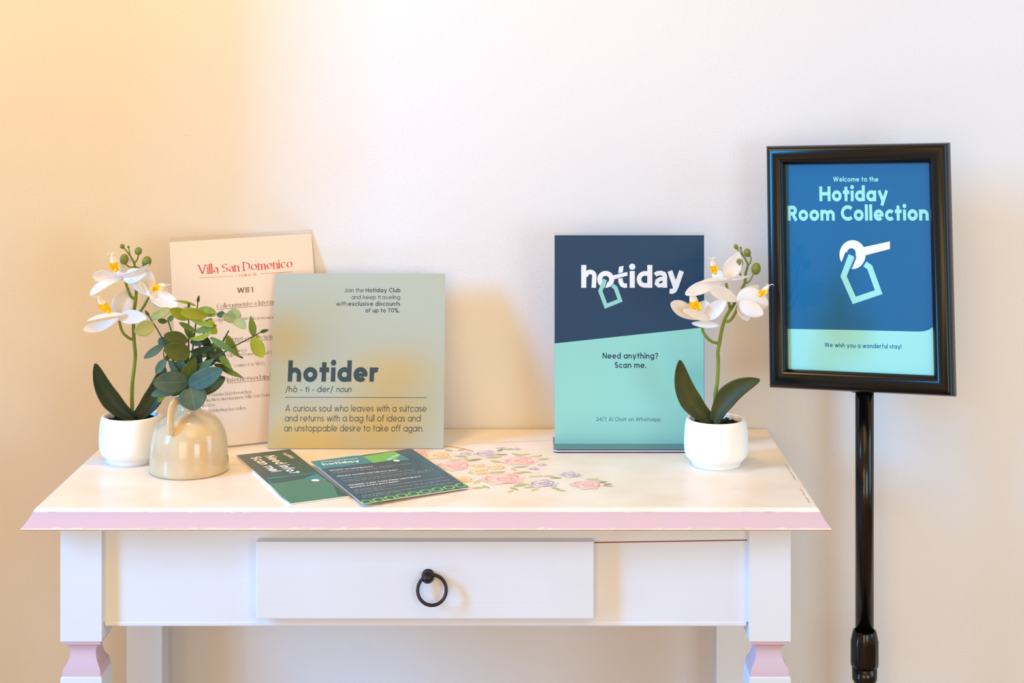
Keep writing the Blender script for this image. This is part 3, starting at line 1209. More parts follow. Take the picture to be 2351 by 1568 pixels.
# ------------------------------------------------------------------ sage square board
bl = P(614, 1029.6, 2.2075)
br = P(1018, 1029.6, 2.2075)
tl = P(632, 628, 2.282)
tr = P(1022, 627.5, 2.282)
bdp = Plane(bl, br - bl, tl - bl)
board = root('square_board', (bl + br) / 2, 'square sage and ochre board with dark teal definition, leaning behind the leaflets', 'sign')
bm = bmesh.new()
slab(bm, [bl, br, tr, tl], 0.003, 0, 1)
uvl = bm.loops.layers.uv.verify()
Lb = (br - bl).length
for f in bm.faces:
    for lp in f.loops:
        d = lp.vert.co - bdp.o
        lp[uvl].uv = (d.dot(bdp.u) / Lb, d.dot(bdp.v) / Lb)
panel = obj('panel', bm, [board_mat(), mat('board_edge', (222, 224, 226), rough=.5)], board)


def B3(x, y):
    return (600 + x / 3.647, 610 + y / 3.647)


ik = Ink(bdp)
ik.text('hotider', B3(220, 971), B3(992, 971), .172, xh=33.0, gap=.075)
ik.build('headline', M_inkteal, panel)
ik = Ink(bdp)
for st, a, b, y, w_ in (('Join the', 693, 858, 222, .085), ('Hotiday Club', 872, 1165, 222, .125), ('and keep traveling', 755, 1162, 280, .085), ('with', 623, 718, 335, .085), ('exclusive discounts', 728, 1162, 335, .125), ('of up to 70%.', 870, 1158, 391, .125)):
    ik.text(st, B3(a, y), B3(b, y), w_, xh=6.9)
ik.build('offer_text', M_inkteal, panel)
ik = Ink(bdp)
ik.text('/hò - ti - der/', B3(205, 1058), B3(598, 1058), .088, xh=9.6)
ik.text('noun', B3(627, 1058), B3(752, 1058), .088, xh=9.6, italic=.18)
ik.pxstroke((B3(198, 1102), B3(1386, 1105)), 1.2)
ik.text('A curious soul who leaves with a suitcase', B3(200, 1220), B3(1383, 1222), .076, xh=10.6)
ik.text('and returns with a bag full of ideas and', B3(195, 1303), B3(1333, 1304), .076, xh=10.6)
ik.text('an unstoppable desire to take off again.', B3(190, 1386), B3(1355, 1388), .076, xh=10.6)
ik.build('definition_text', M_inkteal, panel)

# ------------------------------------------------------------------ acrylic table sign
Zf = 2.2176
yf = -2.33 + Zf
xl, xr = 0.0440, 0.2496
zb_, ztop = T + 0.0050, CAM.z - (534 - 128) * Zf / F
sign = root('acrylic_sign', ((xl + xr) / 2, yf, T), 'clear acrylic table sign with navy and mint poster behind the right orchid', 'sign')
bm = bmesh.new()
box(bm, xl - .0006, xr + .0006, yf - 0.0022, yf - 0.0003, zb_, ztop)
obj('front_panel', bm, M_acryl, sign, label='clear glossy front panel')
bm = bmesh.new()
box(bm, xl - .0006, xr + .0006, yf + 0.0008, yf + 0.0028, zb_, ztop)
obj('back_panel', bm, M_acryl, sign)
acp = Plane((xl, yf - 0.00005, zb_), (1, 0, 0), (0, 0, 1))
bm = bmesh.new()
zi0 = CAM.z - (1019 - 128) * Zf / F
zi1 = CAM.z - (540 - 128) * Zf / F
box(bm, xl, xr, yf, yf + 0.0004, zi0 - .002, zi1)
ins = obj('poster_insert', bm, M_navy, sign)


def A5(x, y):
    return (1250 + x / 2.9025, 520 + y / 2.9025)


ik = Ink(acp, 0.00004)
ik.pxpoly((A5(68, 779), A5(1062, 672), A5(1062, 1455), A5(68, 1455)))
ik.build('mint_panel', M_mint, ins)
ik = Ink(acp, 0.00010)
ik.text('Need anything?', A5(387, 880), A5(757, 880), .135, xh=9.6)
ik.text('Scan me.', A5(468, 942), A5(678, 942), .135, xh=9.6)
ik.build('scan_text', M_inknavy, ins)
ik = Ink(acp, 0.00010)
ik.text('24/7 AI Chat on Whatsapp', A5(345, 1297), A5(775, 1297), .12, xh=6.6)
ik.build('chat_text', M_inkslate, ins)


def circ(cx, cy, r, n=28, a0=0, a1=360):
    return [(cx + r * math.cos(math.radians(a0 + (a1 - a0) * i / n)), cy - r * math.sin(math.radians(a0 + (a1 - a0) * i / n))) for i in range(n + 1)]


ik = Ink(acp, 0.00010)
# h
ik.pxpoly([A5(*q) for q in ((245, 256), (279, 256), (279, 408), (245, 408))])
ik.pxstroke([A5(*q) for q in [(272, 330)] + circ(305, 330, 28, 8, 150, 0)[1:] + [(328, 408)]], 30 / 2.9)
# o, a key ring with its shaft crossing the t
ik.pxstroke([A5(*q) for q in circ(408, 352, 40, 30)[:-1]], 33 / 2.9, closed=True)
ik.pxpoly([A5(*q) for q in ((440, 330), (553, 302), (553, 327), (448, 356))])
# t
ik.pxpoly([A5(*q) for q in ((497, 268), (527, 262), (522, 305), (492, 312))])
ik.pxstroke([A5(*q) for q in ((506, 345), (509, 372), (518, 388), (532, 394), (550, 392))], 30 / 2.9)
# i
ik.pxpoly([A5(*q) for q in ((568, 296), (602, 296), (602, 408), (568, 408))])
ik.pxpoly([A5(*q) for q in circ(585, 268, 21, 20)[:-1]])
# d
ik.pxpoly([A5(*q) for q in ((685, 256), (719, 256), (719, 408), (685, 408))])
ik.pxstroke([A5(*q) for q in [(700, 312)] + circ(670, 352, 40, 16, 80, 280) + [(700, 392)]], 31 / 2.9)
# a
ik.pxstroke([A5(*q) for q in ((737, 322), (752, 312), (776, 309), (796, 316), (803, 334), (803, 408))], 30 / 2.9)
ik.pxstroke([A5(*q) for q in ((803, 346), (770, 350), (752, 362), (748, 380), (762, 393), (782, 392), (803, 376))], 27 / 2.9)
# y
ik.pxstroke([A5(*q) for q in ((836, 296), (872, 400))], 34 / 2.9)
ik.pxstroke([A5(*q) for q in ((914, 296), (876, 405), (866, 424), (852, 432), (834, 430))], 33 / 2.9)
ik.build('logo_lettering', M_inkw, ins)
ik = Ink(acp, 0.00018)
ik.pxstroke([A5(*q) for q in ((404, 352), (372, 430), (410, 530), (504, 492), (474, 408), (452, 392))], 27 / 2.9)
ik.build('logo_tag', M_mint, ins)
ik = Ink(acp, 0.00014)
ik.pxstroke([A5(*q) for q in ((422, 352), (402, 408))], 6 / 2.9)
ik.build('logo_gap', M_navy, ins)
# base plate: clear with dark and light edge lines
yb0 = -2.33 + 2.187
bm = bmesh.new()
r_ = 0.006
fx0, fx1 = 0.0422, xr + .0012


def plate(bm, z0, z1, mi):
    pts = []
    for i in range(5):
        t = math.pi + (math.pi / 2) * i / 4
        pts.append((fx0 + r_ + r_ * math.cos(t), yb0 + r_ + r_ * math.sin(t)))
    for i in range(5):
        t = 1.5 * math.pi + (math.pi / 2) * i / 4
        pts.append((fx1 - r_ + r_ * math.cos(t), yb0 + r_ + r_ * math.sin(t)))
    pts += [(fx1, yf + 0.040), (fx0, yf + 0.040)]
    a = [bm.verts.new((x, y, z0)) for x, y in pts]
    b = [bm.verts.new((x, y, z1)) for x, y in pts]
    bm.faces.new(a[::-1]).material_index = mi
    bm.faces.new(b).material_index = mi
    for i in range(len(a)):
        j = (i + 1) % len(a)
        bm.faces.new([a[i], a[j], b[j], b[i]]).material_index = mi


plate(bm, T + 0.0001, T + 0.0017, 0)
plate(bm, T + 0.0017, T + 0.0034, 1)
plate(bm, T + 0.0034, T + 0.0049, 2)
obj('base_plate', bm, [M_edge, M_edgel, mat('acrylic_base_dark', (24, 30, 44), rough=.05, spec=.9, coat=1.0)], sign, label='glossy dark edged acrylic base')

# ------------------------------------------------------------------ floor stand with snap frame
Cc = Vector((0.45286813, -2.33 + 2.18, CAM.z - 0.2860609))
yaw, tilt, roll = -0.45787998, -0.08944061, -0.04264082
Rm = Matrix.Rotation(yaw, 3, 'Z') @ Matrix.Rotation(tilt, 3, 'X') @ Matrix.Rotation(roll, 3, 'Y')
FW, FH = 0.25125, 0.33262
stand = root('floor_sign_stand', (0.4685, -0.105, 0), 'black floor stand holding a framed blue and mint poster, right of the table', 'sign stand')


def FR(x, y, z):
    return Cc + Rm @ Vector((x, y, z))


bm = bmesh.new()
pw = 0.0262
prof = [(0.0, 0.012), (0.0, 0.002), (0.0008, -0.0010)]
for i in range(17):
    t = math.pi * (0.95 - 0.82 * i / 16)
    prof.append((pw * .5 + (pw * .5 - .001) * math.cos(t), -0.0010 - 0.0090 * math.sin(t)))
prof += [(pw, -0.0012), (pw, 0.0045), (pw - .004, 0.006), (pw - .004, 0.012)]
rings = []
for d, y in prof:
    rings.append([bm.verts.new(FR(sx * (FW / 2 - d), y, sz * (FH / 2 - d))) for sx, sz in ((-1, -1), (1, -1), (1, 1), (-1, 1))])
for a, b in zip(rings, rings[1:]):
    for i in range(4):
        bm.faces.new([a[i], a[(i + 1) % 4], b[(i + 1) % 4], b[i]])
bm.faces.new(rings[0])
bmesh.ops.recalc_face_normals(bm, faces=bm.faces)
fr = obj('snap_frame', bm, M_frame, stand)
for p_ in fr.data.polygons:
    p_.use_smooth = True
fr.data.set_sharp_from_angle(angle=math.radians(28))
pp = Plane(FR(-FW / 2, 0.0038, -FH / 2), Rm @ Vector((1, 0, 0)), Rm @ Vector((0, 0, 1)))
bm = bmesh.new()
iw, ih = FW / 2 - pw + .002, FH / 2 - pw + .002
slab(bm, [FR(-iw, 0.0038, -ih), FR(iw, 0.0038, -ih), FR(iw, 0.0038, ih), FR(-iw, 0.0038, ih)], 0.0006)
poster = obj('poster', bm, M_blue, stand)


def P8(x, y):
    return (1740 + x / 2.529, 310 + y / 2.529)


lo = pp.uv(1900, 600)
ik = Ink(pp, 0.00010)
ik.pxpoly([P8(150, 1125), P8(500, 1131), P8(930, 1141), P8(965, 1139), P8(995, 1130), P8(1020, 1112), P8(1040, 1090), P8(1046, 1440), P8(150, 1400)])
mp_ = ik.build('mint_panel', M_mint2, poster)
# clip the panel to the poster
ik = Ink(pp, 0.00025)
ik.text('Welcome to the', P8(437, 270), P8(700, 270), .135, xh=7.9)
ik.text('Hotiday', P8(358, 384), P8(758, 384), .165, xh=24.5, gap=.07)
ik.text('Room Collection', P8(174, 497), P8(993, 496), .165, xh=25, gap=.07)
ik.build('poster_lettering', M_mint2, poster)
ik = Ink(pp, 0.00025)
ik.text('We wish you a wonderful stay!', P8(388, 1230), P8(834, 1241), .115, xh=7.2)
ik.build('wish_text', M_blue, poster)
ik = Ink(pp, 0.00025)
ring_o = [P8(550 + 76 * math.cos(t), 694 - 84 * math.sin(t)) for t in [2 * math.pi * i / 36 for i in range(37)]]
ring_i = [P8(543 + 25 * math.cos(t), 684 - 27 * math.sin(t)) for t in [2 * math.pi * i / 36 for i in range(37)]]
for i in range(36):
    ik.pxpoly((ring_o[i], ring_o[i + 1], ring_i[i + 1], ring_i[i]))
ik.pxpoly([P8(*q) for q in ((610, 652), (767, 617), (767, 661), (620, 700))])
ik.build('key_emblem', M_inkw, poster)
ik = Ink(pp, 0.00032)
ik.pxstroke([P8(*q) for q in ((536, 690), (488, 812))], 58 / 2.529)
ik.pxstroke([P8(*q) for q in ((562, 684), (566, 715), (530, 800))], 10 / 2.529)
ik.pxpoly([P8(*q) for q in ((518, 690), (522, 668), (543, 657), (563, 668), (568, 694))])
ik.build('emblem_gap', M_blue, poster)
ik = Ink(pp, 0.00040)
ik.pxstroke([P8(*q) for q in ((543, 698), (498, 820), (560, 960), (702, 912), (650, 768), (622, 748))], 34 / 2.529)
ik.build('tag_emblem', M_mint2, poster)
bm = bmesh.new()
slab(bm, [FR(-iw, 0.0022, -ih), FR(iw, 0.0022, -ih), FR(iw, 0.0022, ih), FR(-iw, 0.0022, ih)], 0.0006)
obj('cover_sheet', bm, clearmat('cover_film', (0.97, 0.98, 0.98), gloss=0.5, rough=.03), stand, label='clear plastic cover')
# pole parts
pz = 2.225
pxm = P(1985, 1200, pz)
pcx, pcy = pxm.x, -2.33 + pz


def zpx(y):
    return CAM.z - (y - 128) * pz / F


sc_ = pz / F
bm = bmesh.new()
lathe(bm, pcx, pcy, 0, [(0.0126, 0.50), (0.0126, zpx(880) + 0.02)], seg=40, cap_top=True)
for f in bm.faces:
    f.smooth = len(f.verts) == 4
obj('upper_pole', bm, M_pole, stand)
bm = bmesh.new()
bpos = FR(0.0, 0.020, -FH / 2 + 0.06)
box(bm, pcx - .022, pcx + .022, pcy - .016, pcy + .016, zpx(880) - 0.01, zpx(880) + 0.075, bev=0.003)
obj('frame_bracket', bm, M_pole, stand)
bm = bmesh.new()
zc0, zc1 = zpx(1530), zpx(1447)
N = 48
prof = [(.0155, zc0 - .0), (.0186, zc0 + .0015), (.0191, zc0 + .006), (.0190, zc0 + (zc1 - zc0) * .72), (.0163, zc1 - .002), (.0155, zc1), (.0135, zc1), (.0132, zc1 - .004)]
rings = []
for kk, (r, z) in enumerate(prof):
    row = []
    for i in range(N):
        t = 2 * math.pi * i / N
        g = 1.0
        if kk in (1, 2, 3):
            g = 1 - 0.055 * max(0.0, math.cos(9 * t)) ** 3
        row.append(bm.verts.new((pcx + r * g * math.cos(t), pcy + r * g * math.sin(t), z)))
    rings.append(row)
for a, b in zip(rings, rings[1:]):
    for i in range(N):
        bm.faces.new([a[i], a[(i + 1) % N], b[(i + 1) % N], b[i]])
bm.faces.new(rings[0][::-1])
obj('twist_collar', bm, M_pole, stand, True)
bm = bmesh.new()
lathe(bm, pcx, pcy, 0, [(.0140, zpx(1565)), (.0168, zpx(1560)), (.0171, zpx(1555)), (.0171, zpx(1531)), (.015, zpx(1530))], seg=40)
obj('lock_ring', bm, M_pole, stand, True)
bm = bmesh.new()
lathe(bm, pcx, pcy, 0, [(0.0145, 0.008), (0.0145, zpx(1560))], seg=40)
obj('lower_pole', bm, M_pole, stand, True)
bm = bmesh.new()
box(bm, pcx - .10, pcx + .15, pcy - .19, pcy + .085, 0, 0.008, bev=0.003)
obj('base_plate', bm, M_frame, stand)


# ------------------------------------------------------------------ leaflets on the table
def leaflet(name, label, pxs, h, thick, mats):
    c = [onz(x, y, h) for x, y in pxs]          # bl, br, tr, tl
    r = root(name, (c[0] + c[1] + c[2] + c[3]) / 4 - Vector((0, 0, h)), label, 'leaflet')
    bm = bmesh.new()
    slab(bm, c, thick, 0, 1)
    sh = obj('sheet', bm, mats, r)
    pln = Plane(c[0], c[1] - c[0], c[3] - c[0])
    return r, sh, pln


def L4(x, y):
    return (520 + x / 3.918, 1010 + y / 3.918)


M_wedge = mat('paper_edge', (240, 238, 246), rough=.7)
ca = onz(667, 1156, .0035)
cb = onz(543, 1045, .0035)
cc_ = onz(665, 1031, .0035)
cdv = cc_ + (ca - cb)
r1 = root('folded_leaflet', (ca + cc_) / 2 - Vector((0, 0, .0035)), 'dark green folded leaflet with white info lettering, nearest the vase', 'leaflet')
bm = bmesh.new()
slab(bm, [ca, cdv, cc_, cb], 0.0012, 0, 1)
sh1 = obj('cover', bm, [M_bronze, M_wedge], r1)
lp = Plane(ca, cdv - ca, cb - ca)
bm = bmesh.new()
dn = Vector((0, 0, -0.0017))
slab(bm, [ca + dn + Vector((-.002, -.003, 0)), cdv + dn + Vector((0, -.002, 0)), cc_ + dn, cb + dn], 0.0017, 0, 0)
obj('inner_pages', bm, M_wedge, r1)
ik = Ink(lp, 0.0001)


def clip(pl_, pts, W, H):
    out = [tuple(p) for p in pts]
    for ax, lim, sg in ((0, 0.0, 1), (0, W, -1), (1, 0.0, 1), (1, H, -1)):
        res = []
        for i in range(len(out)):
            a, b = out[i], out[(i + 1) % len(out)]
            ia, ib = sg * (a[ax] - lim) >= 0, sg * (b[ax] - lim) >= 0
            if ia:
                res.append(a)
            if ia != ib:
                t = (lim - a[ax]) / (b[ax] - a[ax])
                res.append((a[0] + (b[0] - a[0]) * t, a[1] + (b[1] - a[1]) * t))
        out = res
        if not out:
            break
    return out


W1, H1 = (cdv - ca).length, (cb - ca).length


def cpoly(ik, pl_, pts, W, H, mi, h):
    q = clip(pl_, [pl_.uv(*L4(*p)) for p in pts], W, H)
    if len(q) > 2:
        ik.poly(q, mi, h)


cpoly(ik, lp, ((380, 395), (520, 380), (640, 360), (740, 342), (960, 330), (1300, 520), (575, 590)), W1, H1, 0, .00010)
cpoly(ik, lp, ((940, 360), (1400, 400), (1400, 520), (1000, 500)), W1, H1, 3, .00014)
cpoly(ik, lp, ((365, 345), (600, 318), (830, 290), (832, 297), (600, 326), (375, 356), (405, 392), (392, 394)), W1, H1, 1, .00016)
cpoly(ik, lp, ((690, 352), (830, 298), (905, 330), (870, 362)), W1, H1, 1, .00018)
cpoly(ik, lp, ((870, 362), (900, 332), (950, 332), (930, 352)), W1, H1, 2, .00020)
ik.build('printed_shapes', [M_fgreen, M_fteal, M_flime, M_bronze], sh1)
ik = Ink(lp, 0.00024)
ik.text('Need info?', L4(338, 148), L4(575, 306), .16, gap=.06)
ik.build('heading', M_inkw, sh1)
ik = Ink(lp, 0.00024)
ik.text('Scan me!', L4(210, 160), L4(405, 292), .16, gap=.06)
ik.build('heading', M_inkw, sh1)
ik = Ink(lp, 0.00024)
ik.pxpoly([L4(800 + 38 * math.cos(t), 364 + 10 * math.sin(t)) for t in [i * .3927 for i in range(16)]])
ik.build('cap_emblem', M_inkw, sh1)
ik = Ink(lp, 0.00024)
ik.text('hotiday', L4(497, 124), L4(590, 170), .15, gap=.06)
ik.build('small_logo', M_inkw, sh1)

ca, cdv, cc_, cb = onz(832, 1156, .0045), onz(1078, 1119, .003), onz(943, 1034, .003), onz(716, 1060, .006)
hN = (cdv - cb).cross(cc_ - ca).normalized()
cc_ = cdv + (cb - ca)
r2 = root('open_leaflet', Vector(((ca.x + cc_.x) / 2, (ca.y + cc_.y) / 2, T)), 'slate blue printed leaflet with lime corner beside the painted roses', 'leaflet')
bm = bmesh.new()
slab(bm, [ca, cdv, cc_, cb], 0.0008, 0, 1)
sh2 = obj('sheet', bm, [M_fslate, M_wedge], r2)
lp = Plane(ca, cdv - ca, cb - ca)
W1, H1 = (cdv - ca).length, (cb - ca).length
ik = Ink(lp)
cpoly(ik, lp, ((700, 150), (1230, 140), (1325, 206), (850, 262), (780, 215)), W1, H1, 0, .00010)
cpoly(ik, lp, ((1230, 148), (1700, 70), (1800, 138), (1760, 146), (1322, 207)), W1, H1, 1, .00012)
cpoly(ik, lp, ((1500, 192), (1570, 135), (1640, 138), (1640, 184)), W1, H1, 0, .00018)
cpoly(ik, lp, ((1430, 180), (1525, 130), (1562, 132), (1470, 182)), W1, H1, 3, .00016)
for i in range(9):
    x, y = 1260 + i * 106, 558 - i * 18.5
    ik.stroke([lp.uv(*L4(x + 50 * math.cos(t), y + 16 * math.sin(t))) for t in [k_ * math.pi / 3 for k_ in range(7)]], .0015, 1, .0002)
ik.pxstroke([L4(*q) for q in ((1600, 140), (1700, 165), (1800, 205), (1900, 255), (2000, 315), (2080, 365), (2120, 400))], 2.6, 0, .0002)
ik.build('printed_shapes', [M_fteal, M_flime, M_fslate, M_mint], sh2)
ik = Ink(lp, 0.00026)
ik.text('ROOM COLLECTION', L4(857, 203), L4(1186, 171), .14, gap=.08)
ik.text('hotiday', L4(872, 230), L4(1205, 196), .17, gap=.06)
ik.build('logo_lettering', M_inkw, sh2)
ik = Ink(lp, 0.00026)
ik.text('WHAT IS HOTIDAY?', L4(928, 282), L4(1322, 242), .15, gap=.06)
ik.build('heading', M_inkw, sh2)
ik = Ink(lp, 0.00026)
ik.text('WHAT DOES HOTIDAY DO?', L4(995, 334), L4(1545, 274), .15, gap=.06)
ik.build('heading', M_inkw, sh2)
ik = Ink(lp, 0.00026)
ik.text('WHERE CAN YOU FIND HOTIDAY', L4(1102, 415), L4(1757, 333), .15, gap=.06)
ik.text('ROOM COLLECTION?', L4(1120, 434), L4(1560, 377), .15, gap=.06)
ik.build('heading', M_inkw, sh2)
ik = Ink(lp, 0.00026)
ik.pxpoly([L4(1530 + 30 * math.cos(t), 188 + 8 * math.sin(t)) for t in [i * .3927 for i in range(16)]])
ik.build('cap_emblem', M_inkw, sh2)
ik = Ink(lp, 0.00026)
for (x0, y0, x1, y1) in ((945, 292, 1660, 212), (965, 302, 1500, 240), (1030, 348, 1690, 270), (1050, 366, 1870, 268), (1062, 380, 1840, 284), (1150, 456, 1970, 338), (1150, 466, 1420, 430), (1165, 482, 2005, 362), (1215, 506, 2030, 386), (1220, 518, 1570, 470)):
    # body copy too small to read: short strokes per word
    n = 0
    L_ = math.hypot(x1 - x0, y1 - y0)
    while n < L_:
        w_ = random.uniform(16, 60)
        e_ = min(n + w_, L_)
        a = (x0 + (x1 - x0) * n / L_, y0 + (y1 - y0) * n / L_)
        b = (x0 + (x1 - x0) * e_ / L_, y0 + (y1 - y0) * e_ / L_)
        ik.pxstroke((L4(*a), L4(*b)), random.uniform(.7, 1.2), 0)
        n += w_ + 9
ik.build('body_copy', M_inkw, sh2)


# ------------------------------------------------------------------ potted orchids
def pot_profile():
    return [(0.0312, 0.0), (0.0322, 0.0012), (0.0324, 0.0040), (0.0332, 0.0056), (0.0360, 0.0085), (0.0398, 0.0125), (0.0415, 0.0180), (0.0421, 0.0260), (0.0420, 0.0360), (0.0413, 0.0470),
            (0.0404, 0.0545), (0.0394, 0.0590), (0.0378, 0.0612), (0.0358, 0.0616), (0.0343, 0.0604), (0.0336, 0.0580), (0.0334, 0.0500), (0.0330, 0.0460)]


def orchid(loc, Zp, label, stems, leaves, flowers, buds, leafmats, stemr=0.0021):
    r = root('potted_orchid', loc, label, 'orchid', 'white orchids in white pots')
    cx, cy = loc[0], loc[1]
    bm = bmesh.new()
    lathe(bm, cx, cy, T, pot_profile(), seg=72, cap_top=True)
    obj('pot', bm, M_pot, r, True)
    bm = bmesh.new()
    lathe(bm, cx, cy, T, [(0.0334, 0.0500), (0.0332, 0.0535), (0.020, 0.0548), (0.0004, 0.0555)], seg=48, cap_bottom=True, cap_top=True)
    for i in range(420):
        a, d = random.random() * 6.283, math.sqrt(random.random()) * .0318
        s_ = random.uniform(.0008, .0018)
        p = Vector((cx + d * math.cos(a), cy + d * math.sin(a), T + .0545 + random.uniform(-.0005, .0012)))
        ellipsoid(bm, p, (s_, s_ * .8, s_ * .6), (random.uniform(-1, 1), random.uniform(-1, 1), random.uniform(.2, 1)), seg=5, rings=4)
    so = obj('soil', bm, M_soil, r)
    for (pts, rad) in stems:
        bm = bmesh.new()
        tube(bm, [P(x, y, Zp - d) for x, y, d in pts], rad, seg=10, n=7, wob=.03)
        obj('stem', bm, M_stem, r, True)
    for k_, (a, b, w_, kw) in enumerate(leaves):
        bm = bmesh.new()
        blade(bm, P(a[0], a[1], Zp - a[2]), P(b[0], b[1], Zp - b[2]), w_ * Zp / F, nu=22, nv=10, **kw)
        obj('leaf', bm, leafmats[k_ % len(leafmats)], r, True, solid=0.0012)
    for (fx, fy, fd, petals, lip) in flowers:
        bm = bmesh.new()
        c = P(fx, fy, Zp - fd)
        ellipsoid(bm, c, (.0024, .0024, .0032), (0, -.3, 1))
        fl = obj('flower', bm, M_petal, r, True)
        for (a, b, w_, kw) in petals:
            bm = bmesh.new()
            kk = dict(prof='tipwide', cup=.25)
            kk.update(kw)
            blade(bm, P(a[0], a[1], Zp - a[2]), P(b[0], b[1], Zp - b[2]), w_ * Zp / F, nu=16, nv=10, **kk)
            obj('petal', bm, M_petal, fl, True, solid=0.0006)
        # lip: yellow throat, pale tip, two curled tendrils
        (lx, ly), (tx, ty), lw = lip
        bm = bmesh.new()
        a, b = P(lx, ly, Zp - fd - .006), P(tx, ty, Zp - fd - .010)
        m_ = a.lerp(b, .5)
        blade(bm, a, b, lw * Zp / F, prof='strap', cup=-.5, bend=-.1, nu=10, nv=6)
        for f in bm.faces:
            u_c = sum((l.vert.co - a).dot((b - a).normalized()) for l in f.loops) / len(f.loops) / (b - a).length
            f.material_index = 0 if u_c < .48 else 1
        for sgn in (-1, 1):
            blade(bm, a, a.lerp(b, .55) + Vector((sgn * lw * .55 * Zp / F, -.003, 0)), lw * .75 * Zp / F, prof='oval', cup=.5, nu=8, nv=5)
        ellipsoid(bm, a + Vector((0, -.003, .001)), (.0024, .002, .003), (0, -.4, 1))
        dd = (b - a)
        for sgn in (-1, 1):
            e = b + Vector((sgn * .0035, -.001, .0008)) + dd * .12
            tube(bm, [b - dd * .05, b + dd * .10 + Vector((sgn * .0012, 0, 0)), e, e + Vector((sgn * .0012, 0, -.0022))], [.0006, .0003], seg=6, mi=1, n=4)
        obj('lip', bm, [M_lip, M_lipw], fl, True, label='yellow throat with pale forked tip', solid=0.0)
    for (x, y, rx, ry, d, ax) in buds:
        bm = bmesh.new()
        ellipsoid(bm, P(x, y, Zp - d), (rx * Zp / F, rx * Zp / F, ry * Zp / F), ax, seg=24, rings=14, grooves=3)
        obj('bud', bm, M_bud, r, True)
    return r


Zl = 2.1444
c_l = P(302, 1058, Zl)
orchid((c_l.x, c_l.y, T), Zl, 'potted white orchid on the left end of the table, beside the beige vase',
       stems=[([(304, 968, 0), (303, 915, 0), (304, 880, .002), (308, 845, .002), (310.5, 815, .001), (308, 785, 0), (306.5, 750, 0), (306.5, 722, 0), (310, 700, 0), (312.7, 675, 0), (312.5, 646, 0), (311, 618, 0), (308, 605, 0), (302, 592, 0), (292, 578, 0), (282, 567, 0)], [.0026, .0024, .0023, .0021, .0013, .0009]),
              ([(308, 780, 0), (298, 777, .003), (285, 767, .008), (278, 754, .012), (274, 737, .014)], [.002, .0017]),
              ([(309, 733, 0), (320, 718, .003), (332, 700, .006), (341, 683, .008)], [.0021, .0017]),
              ([(311, 686, 0), (301, 681, .003), (294, 665, .006), (287, 644, .008)], [.002, .0017]),
              ([(309, 604, 0), (316, 594, 0), (318, 580, .001)], [.0011, .001]),
              ([(299, 586, 0), (297, 577, 0), (295.5, 569, 0)], [.0008, .0007]),
              ([(310, 612, 0), (322, 616, .002), (333, 608, .004)], [.001, .001]),
              ([(309, 612, 0), (297, 613, .004), (287, 604, .006)], [.001, .001])],
       leaves=[((304, 962, .004), (218, 835, .026), 46, dict(prof='strap', bend=-.05, cup=.35, roll=.25, side_bend=-.10)),
               ((309, 964, -.002), (377, 838, -.020), 46, dict(prof='strap', bend=-.05, cup=.35, roll=-.25, side_bend=.10))],
       flowers=[(279, 638, .010,
                 [((284, 634, .004), (314, 600, -.018), 62, dict(prof='round', cup=.4, bend=-.10)),
                  ((286, 634, .012), (258, 626, .004), 24, dict(prof='round', cup=.3, roll=.9)),
                  ((268, 630, .014), (343, 606, .030), 22, dict(prof='oval', cup=.5, roll=1.0, bend=.08)),
                  ((280, 638, .011), (213, 634, .022), 30, dict(prof='tipwide', bend=-.04)),
                  ((282, 640, .012), (207, 678, .026), 26, dict(prof='tipwide', bend=.12, roll=.75)),
                  ((284, 639, .013), (336, 628, .024), 34, dict(prof='round', cup=.3, roll=-.3)),
                  ((293, 641, .010), (346, 680, .020), 24, dict(prof='lance', bend=-.08, roll=.6))],
                 ((267, 622), (257, 586), 17)),
                (342, 675, .012,
                 [((344, 674, .008), (322, 610, -.006), 42, dict(prof='round', cup=.35, bend=-.06)),
                  ((347, 674, .012), (408, 704, .026), 40, dict(prof='round', cup=.3, roll=-.35, bend=-.05)),
                  ((351, 680, .010), (364, 712, .004), 13, dict(prof='lance')),
                  ((338, 672, .012), (300, 640, .020), 22, dict(prof='lance', roll=.5, bend=.05)),
                  ((350, 664, .004), (386, 668, -.010), 26, dict(prof='round', cup=.3))],
                 ((351, 664), (380, 655), 17)),
                (273, 729, .016,
                 [((276, 724, .006), (299, 660, -.006), 46, dict(prof='lance', cup=.4, side_bend=-.06)),
                  ((280, 721, .004), (266, 682, -.010), 34, dict(prof='round', cup=.3)),
                  ((292, 723, .020), (200, 737, .034), 16, dict(prof='oval', cup=.4, roll=.9, bend=.06)),
                  ((274, 727, .018), (337, 731, .026), 34, dict(prof='round', cup=.3, roll=-.3)),
                  ((276, 729, .016), (191, 757, .028), 28, dict(prof='tipwide', roll=.6, bend=-.14))],
                 ((250, 716), (226, 684), 18))],
       buds=[(281, 565.5, 5.7, 5.9, 0, (-.3, 0, 1)), (295, 567, 3, 3.6, 0, (-.1, 0, 1)), (318, 576.5, 8.8, 9.2, .001, (.1, 0, 1)), (285.5, 595, 10.2, 12.5, .007, (.05, 0, 1)), (337, 601, 11, 13.5, .004, (.25, 0, 1))],
       leafmats=[M_oleaf2, M_oleaf2])

